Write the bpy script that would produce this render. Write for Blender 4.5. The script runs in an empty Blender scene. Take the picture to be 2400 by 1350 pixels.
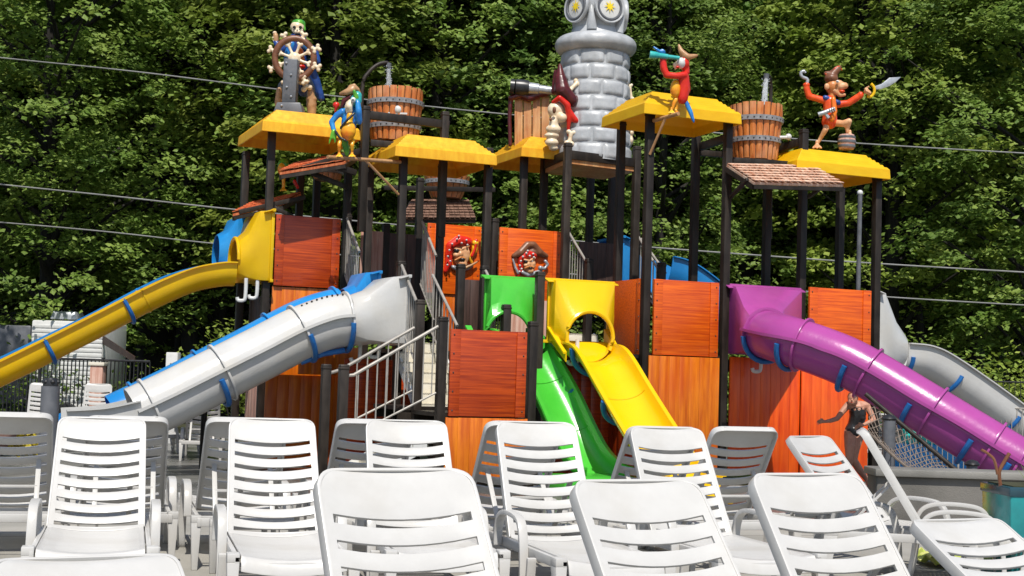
import bpy, bmesh, math, random
from math import sin, cos, pi, radians as R, sqrt, atan2, asin
from mathutils import Vector as V, Matrix, noise
random.seed(7)
sc = bpy.context.scene
COL = sc.collection
# ------------------------------------------------------------------ camera, world, sun
FPX = 3300.0; CAMZ = 1.5
PITCH = math.atan(207/FPX); ROLL = R(1.8)
CM = Matrix.Translation((0, 0, CAMZ)) @ Matrix.Rotation(pi/2+PITCH, 4, 'X') @ Matrix.Rotation(ROLL, 4, 'Z')
cd = bpy.data.cameras.new('camera'); cam = bpy.data.objects.new('camera', cd); COL.objects.link(cam)
cd.sensor_width = 36; cd.lens = 36*FPX/2400; cd.clip_start = .1; cd.clip_end = 2000
cam.matrix_world = CM; sc.camera = cam
SUN_EL, SUN_AZ = R(57), R(174)
w = bpy.data.worlds.new('World'); sc.world = w; w.use_nodes = True
nt = w.node_tree; sky = nt.nodes.new('ShaderNodeTexSky'); sky.sky_type = 'NISHITA'; sky.sun_disc = False
sky.sun_elevation = SUN_EL; sky.sun_rotation = SUN_AZ
bg = nt.nodes['Background']; bg.inputs[1].default_value = .11; nt.links.new(sky.outputs[0], bg.inputs[0])
sd = bpy.data.lights.new('sun', 'SUN'); sd.energy = 4.6; sd.angle = R(.5); sd.color = (1, .955, .88)
so = bpy.data.objects.new('sun', sd); COL.objects.link(so)
sdir = V((sin(SUN_AZ)*cos(SUN_EL), cos(SUN_AZ)*cos(SUN_EL), sin(SUN_EL)))
so.rotation_euler = sdir.to_track_quat('Z', 'Y').to_euler(); so.location = sdir*60
sc.view_settings.view_transform = 'Standard'; sc.view_settings.look = 'None'; sc.view_settings.gamma = 1
sc.view_settings.exposure = .12

# ------------------------------------------------------------------ coordinates
TH = R(23); CT, ST = cos(TH), sin(TH)
O = V((-.98, 20.2)); FLOOR = -.15
def L(u, v, z): return V((O.x+u*CT-v*ST, O.y+u*ST+v*CT, z))
def ray(px, py):
    d = CM.to_3x3() @ V(((px-1200)/FPX, (675-py)/FPX, -1)); return V((0, 0, CAMZ)), d
def onY(px, py, Y):
    o, d = ray(px, py); return o+d*(Y/d.y)
def onz(px, py, z):
    o, d = ray(px, py); return o+d*((z-o.z)/d.z)
def toL(p): 
    x, y = p.x-O.x, p.y-O.y; return (x*CT+y*ST, -x*ST+y*CT, p.z)
def onv(px, py, v):
    o, d = ray(px, py); n = V((-ST, CT, 0)); q = L(0, v, 0); return o+d*((q-o).dot(n)/d.dot(n))
def onu(px, py, u):
    o, d = ray(px, py); n = V((CT, ST, 0)); q = L(u, 0, 0); return o+d*((q-o).dot(n)/d.dot(n))
def uz(px, py, v): p = toL(onv(px, py, v)); return p[0], p[2]
def vz(px, py, u): p = toL(onu(px, py, u)); return p[1], p[2]
RL = Matrix.Rotation(TH, 3, 'Z')

# ------------------------------------------------------------------ mesh builder
ORG = {}
def org(o): return ORG.get(o.name, V((0, 0, 0))) if o else V((0, 0, 0))
def tag(o, label=None, cat=None, group=None, kind=None):
    if label: o['label'] = label
    if cat: o['category'] = cat
    if group: o['group'] = group
    if kind: o['kind'] = kind
    return o
def thing(name, label, cat, loc=(0, 0, 0), group=None):
    o = bpy.data.objects.new(name, None); COL.objects.link(o); o.location = V(loc); o.empty_display_size = .2
    ORG[o.name] = V(loc); return tag(o, label, cat, group)
def catmull(pts, n=6):
    pts = [V(p) for p in pts]; out = []
    for i in range(len(pts)-1):
        a = pts[max(i-1, 0)]; b = pts[i]; c = pts[i+1]; d = pts[min(i+2, len(pts)-1)]
        for k in range(n):
            t = k/n
            out.append(.5*((2*b)+(c-a)*t+(2*a-5*b+4*c-d)*t*t+(3*b-a-3*c+d)*t**3))
    out.append(pts[-1]); return out
class MB:
    def __init__(s): s.v = []; s.f = []; s.m = []
    def add(s, vs, fs, mi=0):
        k = len(s.v); s.v += [V(p) for p in vs]; s.f += [[i+k for i in f] for f in fs]; s.m += [mi]*len(fs); return s
    def box(s, c, size, rot=None, mi=0, taper=1):
        c = V(c); hx, hy, hz = size[0]/2, size[1]/2, size[2]/2; vs = []
        for z in (-1, 1):
            t = taper if z > 0 else 1
            for x, y in ((-1, -1), (1, -1), (1, 1), (-1, 1)):
                p = V((x*hx*t, y*hy*t, z*hz)); vs.append(c+(rot @ p if rot else p))
        return s.add(vs, [(3, 2, 1, 0), (4, 5, 6, 7), (0, 1, 5, 4), (1, 2, 6, 5), (2, 3, 7, 6), (3, 0, 4, 7)], mi)
    def lbox(s, u0, u1, v0, v1, z0, z1, mi=0):
        return s.box(L((u0+u1)/2, (v0+v1)/2, (z0+z1)/2), (abs(u1-u0), abs(v1-v0), abs(z1-z0)), RL, mi)
    def beam(s, a, b, w, h, up=(0, 0, 1), mi=0):
        a, b = V(a), V(b); t = (b-a); l = t.length; t.normalize(); up = V(up)
        if abs(t.dot(up)) > .98: up = V((0, 1, 0))
        x = t.cross(up).normalized(); y = x.cross(t)
        rot = Matrix((x, y, t)).transposed()
        return s.box((a+b)/2, (w, h, l), rot, mi)
    def tube(s, pts, r, n=10, mi=0, cap=True, sq=1):
        pts = [V(p) for p in pts]; k = len(s.v); m = len(pts); rs = r if isinstance(r, (list, tuple)) else [r]*m
        ref = V((.13, .21, .97))
        for i, p in enumerate(pts):
            t = (pts[min(i+1, m-1)]-pts[max(i-1, 0)]).normalized()
            x = t.cross(ref)
            if x.length < .15: x = t.cross(V((1, 0, 0)))
            x.normalize(); y = t.cross(x)
            for j in range(n):
                a = 2*pi*j/n; s.v.append(p+(x*cos(a)+y*sin(a)*sq)*rs[i])
        for i in range(m-1):
            for j in range(n):
                s.f.append([k+i*n+j, k+i*n+(j+1) % n, k+(i+1)*n+(j+1) % n, k+(i+1)*n+j]); s.m.append(mi)
        if cap: s.f += [[k+j for j in range(n)][::-1], [k+(m-1)*n+j for j in range(n)]]; s.m += [mi, mi]
        return s
    def lathe(s, c, prof, n=24, rot=None, mi=0, a0=0, a1=2*pi, cap=True):
        c = V(c); k = len(s.v); full = abs(a1-a0-2*pi) < 1e-6; nn = n if full else n+1
        for (r, z) in prof:
            for j in range(nn):
                a = a0+(a1-a0)*j/n; p = V((r*cos(a), r*sin(a), z)); s.v.append(c+(rot @ p if rot else p))
        for i in range(len(prof)-1):
            for j in range(n):
                s.f.append([k+i*nn+j, k+i*nn+(j+1) % nn, k+(i+1)*nn+(j+1) % nn, k+(i+1)*nn+j]); s.m.append(mi)
        if cap and full:
            for i, rev in ((0, True), (len(prof)-1, False)):
                if prof[i][0] > 1e-4:
                    f = [k+i*nn+j for j in range(n)]; s.f.append(f[::-1] if rev else f); s.m.append(mi)
        return s
    def sph(s, c, r, n=12, rot=None, mi=0):
        r = r if isinstance(r, (list, tuple)) else (r, r, r); c = V(c); k = len(s.v); m = max(n//2, 4)
        vs = []; fs = []
        for i in range(m+1):
            ph = pi*i/m
            for j in range(n):
                a = 2*pi*j/n; p = V((r[0]*sin(ph)*cos(a), r[1]*sin(ph)*sin(a), r[2]*cos(ph))); vs.append(c+(rot @ p if rot else p))
        for i in range(m):
            for j in range(n): fs.append((i*n+j, (i+1)*n+j, (i+1)*n+(j+1) % n, i*n+(j+1) % n))
        return s.add(vs, fs, mi)
    def cap2(s, a, b, ra, rb, n=12, mi=0):
        a, b = V(a), V(b); s.tube([a, b], [ra, rb], n, mi); s.sph(a, ra, n, mi=mi); s.sph(b, rb, n, mi=mi); return s
    def limb(s, pts, rs, n=12, mi=0):
        for i in range(len(pts)-1): s.cap2(pts[i], pts[i+1], rs[i], rs[i+1], n, mi)
        return s
    def prism(s, poly, vec, mi=0):
        poly = [V(p) for p in poly]; vec = V(vec); n = len(poly)
        return s.add(poly+[p+vec for p in poly], [list(range(n))[::-1], [i+n for i in range(n)]]+[[i, (i+1) % n, (i+1) % n+n, i+n] for i in range(n)], mi)
    def sweep(s, path, prof, up=(0, 0, 1), mi=0, cap=True, closed=True, side=None):
        path = [V(p) for p in path]; k = len(s.v); m = len(path); n = len(prof)
        for i, p in enumerate(path):
            t = (path[min(i+1, m-1)]-path[max(i-1, 0)]).normalized()
            if side is not None: x = V(side)
            else: x = t.cross(V(up)).normalized()
            y = x.cross(t).normalized()
            for (a, b) in prof: s.v.append(p+x*a+y*b)
        e = n if closed else n-1
        for i in range(m-1):
            for j in range(e):
                s.f.append([k+i*n+j, k+i*n+(j+1) % n, k+(i+1)*n+(j+1) % n, k+(i+1)*n+j]); s.m.append(mi)
        if cap and closed: s.f += [[k+j for j in range(n)][::-1], [k+(m-1)*n+j for j in range(n)]]; s.m += [mi, mi]
        return s
    def build(s, name, mat, parent=None, smooth=True, angle=40, bev=0, solid=0, fix=True, local=False, remesh=0, sm=0, offs=-1):
        o0 = V((0, 0, 0)) if local else org(parent)
        me = bpy.data.meshes.new(name); me.from_pydata([tuple(p-o0) for p in s.v], [], s.f)
        mats = mat if isinstance(mat, (list, tuple)) else [mat]
        for q in mats: me.materials.append(q)
        if len(mats) > 1: me.polygons.foreach_set('material_index', s.m)
        if fix:
            bm = bmesh.new(); bm.from_mesh(me); bmesh.ops.recalc_face_normals(bm, faces=bm.faces); bm.to_mesh(me); bm.free()
        me.update()
        o = bpy.data.objects.new(name, me); COL.objects.link(o)
        if solid: md = o.modifiers.new('s', 'SOLIDIFY'); md.thickness = solid; md.offset = offs
        if remesh: md = o.modifiers.new('r', 'REMESH'); md.mode = 'VOXEL'; md.voxel_size = remesh
        if sm: md = o.modifiers.new('m', 'SMOOTH'); md.factor = .6; md.iterations = sm
        if bev: md = o.modifiers.new('b', 'BEVEL'); md.width = bev; md.segments = 2; md.limit_method = 'ANGLE'; md.angle_limit = R(40)
        if solid or remesh or sm or bev:
            dg = bpy.context.evaluated_depsgraph_get(); nm = bpy.data.meshes.new_from_object(o.evaluated_get(dg), depsgraph=dg)
            o.modifiers.clear(); o.data = nm; bpy.data.meshes.remove(me); nm.name = name; me = nm
            if not me.materials:
                for q in mats: me.materials.append(q)
        if smooth:
            me.shade_smooth(); me.set_sharp_from_angle(angle=R(angle))
        o.parent = parent; ORG[o.name] = V(o0)
        return o

# ------------------------------------------------------------------ materials
def _n(t, k, **kw):
    n = t.nodes.new(k)
    for a, b in kw.items(): setattr(n, a, b)
    return n
def pmat(name, c1, c2=None, scale=(3, 3, 3), rot=0, rough=.5, bump=0, metal=0, coat=0, lo=.35, hi=.65, detail=6, c3=None, c3scale=1.2, c3amt=.5, trans=0, spec=.5, bscale=None, objrand=0, rvar=0):
    m = bpy.data.materials.new(name); m.use_nodes = True; t = m.node_tree; b = t.nodes['Principled BSDF']; lk = t.links.new
    b.inputs['Roughness'].default_value = rough; b.inputs['Metallic'].default_value = metal
    b.inputs['Coat Weight'].default_value = coat; b.inputs['Coat Roughness'].default_value = .12; b.inputs['Specular IOR Level'].default_value = spec
    b.inputs['Base Color'].default_value = (*c1, 1)
    out = None
    if c2 or bump:
        tc = _n(t, 'ShaderNodeTexCoord'); m1 = _n(t, 'ShaderNodeMapping'); m1.inputs['Rotation'].default_value = (0, 0, -rot)
        m2 = _n(t, 'ShaderNodeMapping'); m2.inputs['Scale'].default_value = scale
        lk(tc.outputs['Object'], m1.inputs[0]); lk(m1.outputs[0], m2.inputs[0])
        nz = _n(t, 'ShaderNodeTexNoise'); nz.inputs['Scale'].default_value = 1; nz.inputs['Detail'].default_value = detail; nz.inputs['Roughness'].default_value = .6
        lk(m2.outputs[0], nz.inputs['Vector'])
        if c2:
            r = _n(t, 'ShaderNodeValToRGB'); r.color_ramp.elements[0].position = lo; r.color_ramp.elements[1].position = hi
            r.color_ramp.elements[0].color = (*c1, 1); r.color_ramp.elements[1].color = (*c2, 1); lk(nz.outputs['Fac'], r.inputs[0]); out = r.outputs[0]
            if c3:
                n3 = _n(t, 'ShaderNodeTexNoise'); n3.inputs['Scale'].default_value = c3scale; n3.inputs['Detail'].default_value = 5; lk(m1.outputs[0], n3.inputs['Vector'])
                r3 = _n(t, 'ShaderNodeMapRange'); r3.inputs[1].default_value = .45; r3.inputs[2].default_value = .7; r3.inputs[4].default_value = c3amt
                lk(n3.outputs['Fac'], r3.inputs[0]); mx = _n(t, 'ShaderNodeMix', data_type='RGBA'); mx.inputs[7].default_value = (*c3, 1)
                lk(r3.outputs[0], mx.inputs[0]); lk(out, mx.inputs[6]); out = mx.outputs[2]
            if objrand:
                oi = _n(t, 'ShaderNodeObjectInfo'); hs = _n(t, 'ShaderNodeHueSaturation'); mr = _n(t, 'ShaderNodeMapRange')
                mr.inputs[3].default_value = 1-objrand; mr.inputs[4].default_value = 1+objrand; lk(oi.outputs['Random'], mr.inputs[0]); lk(mr.outputs[0], hs.inputs['Value']); lk(out, hs.inputs['Color']); out = hs.outputs[0]
            lk(out, b.inputs['Base Color'])
        if rvar:
            rr = _n(t, 'ShaderNodeMapRange'); rr.inputs[1].default_value = .3; rr.inputs[2].default_value = .7; rr.inputs[3].default_value = rough-rvar; rr.inputs[4].default_value = rough+rvar
            lk(nz.outputs['Fac'], rr.inputs[0]); lk(rr.outputs[0], b.inputs['Roughness'])
        if bump:
            bn = _n(t, 'ShaderNodeBump'); bn.inputs['Strength'].default_value = 1; bn.inputs['Distance'].default_value = bump
            if bscale:
                nb = _n(t, 'ShaderNodeTexNoise'); nb.inputs['Scale'].default_value = bscale; nb.inputs['Detail'].default_value = 4; lk(m1.outputs[0], nb.inputs['Vector']); lk(nb.outputs['Fac'], bn.inputs['Height'])
            else: lk(nz.outputs['Fac'], bn.inputs['Height'])
            lk(bn.outputs[0], b.inputs['Normal'])
    if trans:
        tr = _n(t, 'ShaderNodeBsdfTranslucent'); ms = _n(t, 'ShaderNodeMixShader'); ms.inputs[0].default_value = trans
        if out: lk(out, tr.inputs[0])
        else: tr.inputs[0].default_value = (*c1, 1)
        lk(b.outputs[0], ms.inputs[1]); lk(tr.outputs[0], ms.inputs[2]); lk(ms.outputs[0], t.nodes['Material Output'].inputs[0])
    return m
M = dict(
 resin=pmat('white_resin', (.51, .50, .48), (.58, .57, .55), (2.5, 2.5, 2.5), rough=.31, bump=.0006, bscale=60, c3=(.36, .335, .29), c3scale=2.6, c3amt=.45, trans=.04, objrand=.05),
 redpanel=pmat('red_stained_panel', (.24, .021, .003), (.52, .070, .006), (1.3, 44, 38), TH, .33, .0012, c3=(.24, .020, .003), c3amt=.45, objrand=.15),
 redpanel2=pmat('bright_red_stained_panel', (.50, .055, .004), (.84, .15, .006), (1.3, 44, 38), TH, .33, .0012, c3=(.54, .055, .003), c3amt=.4, objrand=.08),
 vivid=pmat('vivid_red_orange_panel', (.62, .05, .003), (.86, .11, .005), (14, 14, 1.1), TH, .38, .001, c3=(.82, .16, .01), c3scale=1.3, c3amt=.4),
 orpanel=pmat('orange_stained_panel', (.46, .085, .003), (.72, .20, .006), (14, 14, 1.1), TH, .38, .0015, c3=(.52, .065, .004), c3scale=.9, c3amt=.6, objrand=.12),
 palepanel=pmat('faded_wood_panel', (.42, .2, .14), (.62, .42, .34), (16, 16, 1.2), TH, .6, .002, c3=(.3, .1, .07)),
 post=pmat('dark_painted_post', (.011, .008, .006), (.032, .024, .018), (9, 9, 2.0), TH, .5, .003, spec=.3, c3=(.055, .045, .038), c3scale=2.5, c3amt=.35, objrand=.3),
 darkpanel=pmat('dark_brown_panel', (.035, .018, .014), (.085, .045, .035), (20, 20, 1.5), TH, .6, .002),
 roof=pmat('yellow_roof', (.86, .52, .005), (.92, .60, .010), (3, 3, 9), TH, .36, .002, c3=(.88, .36, .01), c3scale=.8, c3amt=.35, trans=.26),
 roof2=pmat('orange_yellow_roof', (.86, .44, .015), (.95, .60, .03), (10, 10, 3), TH, .4, .002, c3=(.86, .30, .01), c3scale=1.3, c3amt=.4, trans=.24),
 rope=pmat('rope_fibre', (.13, .10, .08), (.24, .19, .15), (30, 30, 30), rough=.8),
 roofedge=pmat('orange_edge', (.50, .13, .01), (.75, .30, .01), (5, 5, 5), TH, .5),
 shingle=pmat('orange_shingle', (.50, .10, .03), (.75, .25, .10), (24, 24, 6), TH, .6, .002),
 shingle3=pmat('brown_shingle', (.10, .05, .03), (.22, .12, .08), (24, 5, 5), TH, .7, .003),
 shingle2=pmat('faded_shingle', (.50, .22, .12), (.80, .60, .46), (28, 5, 5), TH, .6, .003),
 yel=pmat('yellow_fibreglass', (.80, .48, .002), (.86, .56, .006), (1.5, 1.5, 1.5), rough=.22, bump=.0015, bscale=18, trans=.05, c3=(.74, .42, .006), c3scale=3, c3amt=.4),
 yel2=pmat('faded_yellow_fibreglass', (.86, .56, .004), (.90, .62, .008), (1.5, 1.5, 1.5), rough=.3, bump=.0015, bscale=12, trans=.34, c3=(.72, .44, .02), c3scale=2, c3amt=.4),
 white=pmat('white_fibreglass', (.47, .465, .45), (.55, .545, .53), (1.2, 1.2, 1.2), rough=.24, bump=.002, bscale=14, c3=(.52, .49, .43), c3scale=1.6, c3amt=.5),
 purple=pmat('purple_fibreglass', (.34, .055, .25), (.40, .07, .30), (1.2, 1.2, 1.2), rough=.25, bump=.002, bscale=16, c3=(.25, .045, .20), c3scale=2.4, c3amt=.5),
 green=pmat('green_fibreglass', (.055, .44, .035), (.08, .52, .05), (1.2, 1.2, 1.2), rough=.24, bump=.0015, bscale=16, trans=.05, c3=(.07, .38, .05), c3scale=2.5, c3amt=.4),
 blue=pmat('blue_fibreglass', (.012, .19, .50), (.02, .26, .62), (1.2, 1.2, 1.2), rough=.28, bump=.0015, bscale=16, trans=.04),
 clamp=pmat('blue_painted_metal', (.008, .10, .33), (.015, .15, .43), (8, 8, 8), rough=.4, bump=.002),
 steel=pmat('galvanised_rail', (.28, .26, .23), (.40, .37, .33), (6, 6, 6), rough=.55, metal=.2, bump=.001),
 step=pmat('cream_steps', (.62, .57, .45), (.74, .69, .58), (4, 4, 4), rough=.5),
 stone=pmat('grey_painted_stone', (.34, .355, .37), (.50, .515, .53), (4, 4, 4), rough=.4, bump=.012, c3=(.24, .25, .26), c3scale=3, c3amt=.5),
 bone=pmat('bone_paint', (.66, .48, .30), (.80, .70, .52), (9, 9, 9), rough=.35),
 maroon=pmat('maroon_paint', (.05, .006, .008), (.10, .012, .012), (6, 6, 6), rough=.3),
 coatred=pmat('orange_red_coat_paint', (.62, .035, .006), (.80, .10, .01), (7, 7, 7), rough=.3),
 red=pmat('red_paint', (.55, .012, .008), (.70, .03, .01), (6, 6, 6), rough=.28),
 orange=pmat('orange_paint', (.72, .13, .01), (.80, .22, .01), (6, 6, 6), rough=.3),
 feath=pmat('yellow_orange_paint', (.75, .18, .01), (.85, .55, .02), (3, 3, 4), rough=.3),
 sblue=pmat('statue_blue_paint', (.015, .11, .42), (.03, .26, .60), (7, 7, 7), rough=.28),
 navy=pmat('navy_paint', (.012, .035, .15), (.02, .07, .30), (5, 5, 5), rough=.35),
 sgreen=pmat('statue_green_paint', (.03, .22, .03), (.15, .45, .03), (8, 8, 8), rough=.3),
 teal=pmat('teal_paint', (.02, .32, .33), (.05, .45, .42), (8, 8, 8), rough=.3),
 tan=pmat('tan_paint', (.34, .17, .07), (.50, .29, .14), (8, 8, 8), rough=.4),
 brown=pmat('brown_paint', (.13, .045, .02), (.22, .09, .04), (8, 8, 8), rough=.4),
 monk=pmat('monkey_skin_paint', (.55, .24, .10), (.72, .42, .22), (8, 8, 8), rough=.38),
 fur=pmat('orange_fur_paint', (.42, .13, .03), (.62, .24, .06), (12, 12, 12), rough=.45),
 black=pmat('black_paint', (.012, .012, .013), (.03, .03, .032), (8, 8, 8), rough=.35),
 iron=pmat('grey_painted_plate', (.07, .075, .085), (.13, .135, .15), (4, 4, 4), rough=.4, c3=(.2, .2, .21), c3scale=5, c3amt=.3),
 silver=pmat('silver_paint', (.30, .32, .34), (.45, .47, .5), (8, 8, 8), rough=.3, metal=.3),
 whitep=pmat('white_paint', (.58, .58, .56), (.66, .66, .64), (8, 8, 8), rough=.35),
 barrel=pmat('painted_barrel_staves', (.42, .09, .012), (.66, .24, .06), (16, 16, 1.6), 0, .35, .002, c3=(.70, .42, .25), c3scale=2.2, c3amt=.5),
 board=pmat('painted_sign_boards', (.38, .13, .04), (.62, .33, .13), (18, 18, 1.4), 0, .45, .002, c3=(.66, .45, .25), c3scale=2, c3amt=.5),
 band=pmat('grey_hoop_paint', (.17, .17, .18), (.30, .30, .31), (12, 12, 12), rough=.4),
 wire=pmat('cable_sheath', (.20, .20, .19), (.28, .28, .27), (2, 2, 2), rough=.5),
 water=None,
)
# ------------------------------------------------------------------ ground
def conc(name, c1, c2, joint, rough, wet=0):
    m = pmat(name, c1, c2, (1.3, 1.3, 1.3), rough=rough, bump=.004, bscale=90, c3=(c1[0]*.6, c1[1]*.6, c1[2]*.58), c3scale=.7, c3amt=.6, rvar=wet)
    if joint:
        t = m.node_tree; b = t.nodes['Principled BSDF']; lk = t.links.new; src = b.inputs['Base Color'].links[0].from_socket
        tc = _n(t, 'ShaderNodeTexCoord'); mp = _n(t, 'ShaderNodeMapping'); mp.inputs['Rotation'].default_value = (0, 0, R(-16)); lk(tc.outputs['Object'], mp.inputs[0])
        br = _n(t, 'ShaderNodeTexBrick'); br.offset = 0; br.inputs['Scale'].default_value = 1; br.inputs['Brick Width'].default_value = joint; br.inputs['Row Height'].default_value = joint; br.inputs['Mortar Size'].default_value = .012
        br.inputs['Color1'].default_value = (1, 1, 1, 1); br.inputs['Color2'].default_value = (.94, .94, .94, 1); br.inputs['Mortar'].default_value = (.35, .34, .32, 1)
        lk(mp.outputs[0], br.inputs[0]); mx = _n(t, 'ShaderNodeMix', data_type='RGBA', blend_type='MULTIPLY'); mx.inputs[0].default_value = 1
        lk(src, mx.inputs[6]); lk(br.outputs[0], mx.inputs[7]); lk(mx.outputs[2], b.inputs['Base Color'])
    return m
mdeck = conc('sun_deck_concrete', (.30, .285, .25), (.38, .36, .32), 2.4, .75)
mpool = conc('wet_concrete', (.10, .10, .095), (.20, .195, .18), 0, .3, .22)
msoil = pmat('forest_floor_soil', (.02, .022, .010), (.05, .055, .02), (1.5, 1.5, 1.5), rough=.95, bump=.05, c3=(.05, .04, .02))
def sheet(name, x0, x1, y0, y1, z, m): return tag(MB().add([(x0, y0, z), (x1, y0, z), (x1, y1, z), (x0, y1, z)], [(0, 1, 2, 3)]).build(name, m, smooth=False), kind='structure')
sheet('ground', -400, 400, -60, 900, -.17, msoil)
sheet('pool_deck', -30, 30, 14.5, 33, -.15, mpool)
tag(MB().box((0, 3.3, -.05), (60, 22.6, .3)).build('sun_deck', mdeck, smooth=False, bev=.02), kind='structure')
# wooded bank rising behind the park
hb = MB(); gx = 60; gy = 12
for j in range(gy+1):
    for i in range(gx+1):
        x = -75+150*i/gx; y = 44+56*j/gy; hb.v.append(V((x, y, -.3+max(0, (j-3))*1.6+.5*noise.noise(V((x*.2, y*.2, 1))))))
for j in range(gy):
    for i in range(gx): k = j*(gx+1)+i; hb.f.append([k, k+1, k+gx+2, k+gx+1]); hb.m.append(0)
tag(hb.build('hill', msoil), kind='structure')

# ------------------------------------------------------------------ trees
mbark = pmat('bark', (.006, .005, .004), (.022, .019, .015), (14, 14, 2.5), rough=.9, bump=.02)
def leafmat(name, a, b, c):
    return pmat(name, a, b, (1.1, 1.1, 1.1), rough=.55, c3=c, c3scale=.45, c3amt=.7, lo=.35, hi=.68, detail=8, trans=.4, objrand=.2, spec=.35)
LM = [leafmat('maple_leaves', (.13, .225, .03), (.33, .43, .095), (.08, .155, .03)), leafmat('deep_green_leaves', (.085, .17, .03), (.21, .32, .075), (.12, .21, .04)), leafmat('yellow_green_leaves', (.18, .26, .03), (.40, .47, .10), (.12, .20, .035))]
def crown_mesh(seed, H, rad, low, ncl, leaf, mat):
    rnd = random.Random(seed); vs = []; fs = []
    limbs = []
    for i in range(ncl):
        z = low+(H-low)*rnd.random()**.9
        f = (z-low)/(H-low); rr = rad*(.55+.75*sin(pi*min(1, (f*.85+.12))))*(1-.45*f**3)/1.15
        a = rnd.random()*2*pi; q = rr*(.42+.6*rnd.random()**.55)*(1+.75*noise.noise(V((cos(a)*1.7, sin(a)*1.7, z*.5+seed))))
        c = V((q*cos(a), q*sin(a), z-.10*q)); s = .30+.42*rnd.random()
        if i % 7 == 0: limbs.append((V((0, 0, max(low*.6, z-1.4-.35*q))), c))
        n = int(26+54*s/.5)
        out = V((cos(a), sin(a), .15))
        for k in range(n):
            d = V((rnd.gauss(0, 1), rnd.gauss(0, 1), rnd.gauss(0, 1)))*.5; p = c+V((d.x*s*1.15, d.y*s*1.15, d.z*s*.42))+V((0, 0, -.16*(d.x*d.x+d.y*d.y)))
            l = leaf*(.65+.7*rnd.random()); nrm = (V((rnd.gauss(0, .5), rnd.gauss(0, .5), 1))+out*.35).normalized()
            t = nrm.cross(V((rnd.gauss(0, 1), rnd.gauss(0, 1), rnd.gauss(0, .4)))).normalized(); b = nrm.cross(t)
            k0 = len(vs); dr = nrm*l*.18
            vs += [p-t*l*.55, p-t*l*.05+b*l*.46-dr, p+t*l*.35+b*l*.22-dr*.5, p+t*l*.62-dr, p+t*l*.35-b*l*.22-dr*.5, p-t*l*.05-b*l*.46-dr]
            fs += [(k0, k0+1, k0+2, k0+3), (k0, k0+3, k0+4, k0+5)]
    me = bpy.data.meshes.new('crown'); me.from_pydata([tuple(v) for v in vs], [], fs); me.materials.append(mat); me.update(); return me, limbs
def trunk_mesh(seed, H, r, limbs):
    rnd = random.Random(seed+50); b = MB(); n = 9; pts = []; x = y = 0
    for i in range(n):
        f = i/(n-1); pts.append(V((x, y, f*H*.93))); x += rnd.gauss(0, .09); y += rnd.gauss(0, .09)
    b.tube(pts, [r*(1.35 if i == 0 else 1)*(1-.85*i/(n-1)) for i in range(n)], 9)
    for (p, c) in limbs[:45]:
        mid = p.lerp(c, .5)+V((rnd.gauss(0, .15), rnd.gauss(0, .15), .2)); b.tube([p, mid, c], [.085, .05, .018], 5)
    return b
TV = []
for i, (H, rad, low, ncl, r) in enumerate([(18, 3.8, 3.2, 520, .26), (19, 3.4, 4.4, 450, .3), (17, 4.0, 2.4, 560, .24), (20, 3.3, 6.0, 360, .34)]):
    me, limbs = crown_mesh(11+i, H, rad, low, ncl, (.15, .17, .14, .19)[i], LM[[0, 2, 0, 1][i]])
    root = thing('maple_tree', None, 'tree'); tb = trunk_mesh(i, H, r, limbs)
    co = bpy.data.objects.new('crown', me); COL.objects.link(co); co.parent = root; ORG[co.name] = V((0, 0, 0))
    tb.build('trunk', mbark, root); TV.append([root, False])
def place_tree(k, x, y, rot, s, label, group, z=0, sz=1):
    root, used = TV[k]
    if used:
        r = root.copy(); COL.objects.link(r)
        for ch in list(root.children): c = ch.copy(); COL.objects.link(c); c.parent = r
    else: r = root; TV[k][1] = True
    r.location = (x, y, z-.2); r.rotation_euler = (0, 0, rot); r.scale = (s, s, s*sz)
    tag(r, label, 'tree', group); return r
rt = random.Random(5)
front = [(-13.2, 40, 2, 'broad leafy maple at the left edge of the picture above the camper'), (-8.9, 43, 0, 'leafy tree whose crown stands left of the skeleton helmsman'), (-5.6, 41, 1, 'pale leafy tree right behind the skeleton helmsman and ship wheel'),
 (-2.2, 42, 0, 'full green tree behind the water pipe and left tipping bucket'), (1.6, 44, 3, 'dark crowned tree behind the grey stone lighthouse'), (4.3, 41, 2, 'low branched tree behind the red parrot with the spyglass'),
 (7.6, 46, 3, 'shady tree behind the right tipping bucket and the monkey pirate'), (10.9, 40.5, 1, 'leafy maple standing behind the purple tube slide'), (14.6, 38.5, 0, 'broad leafy maple at the right edge of the picture')]
for (x, y, k, lb) in front: place_tree(k, x, y, rt.random()*6, .92+.16*rt.random(), lb, None)
for (y, n, zz, half) in ((46.5, 11, 0, 22), (50.5, 12, 0, 24), (55.5, 13, 0, 27), (63, 15, 1.5, 31), (72, 16, 5, 36)):
    for i in range(n):
        x = -half+2*half*(i+.5)/n+rt.gauss(0, .6)
        place_tree(rt.randrange(4), x, y+rt.gauss(0, 1.2), rt.random()*6, .95+.25*rt.random(), 'tall tree deep in the woods behind the front row of trees', 'trees of the dense woods behind', z=zz)
place_tree(3, -15.8, 28, 1, .9, 'tall unseen tree added left of the picture to shade the camper', None)  # out-of-view tree, added so its crown throws dappled shade on the camper
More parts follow.
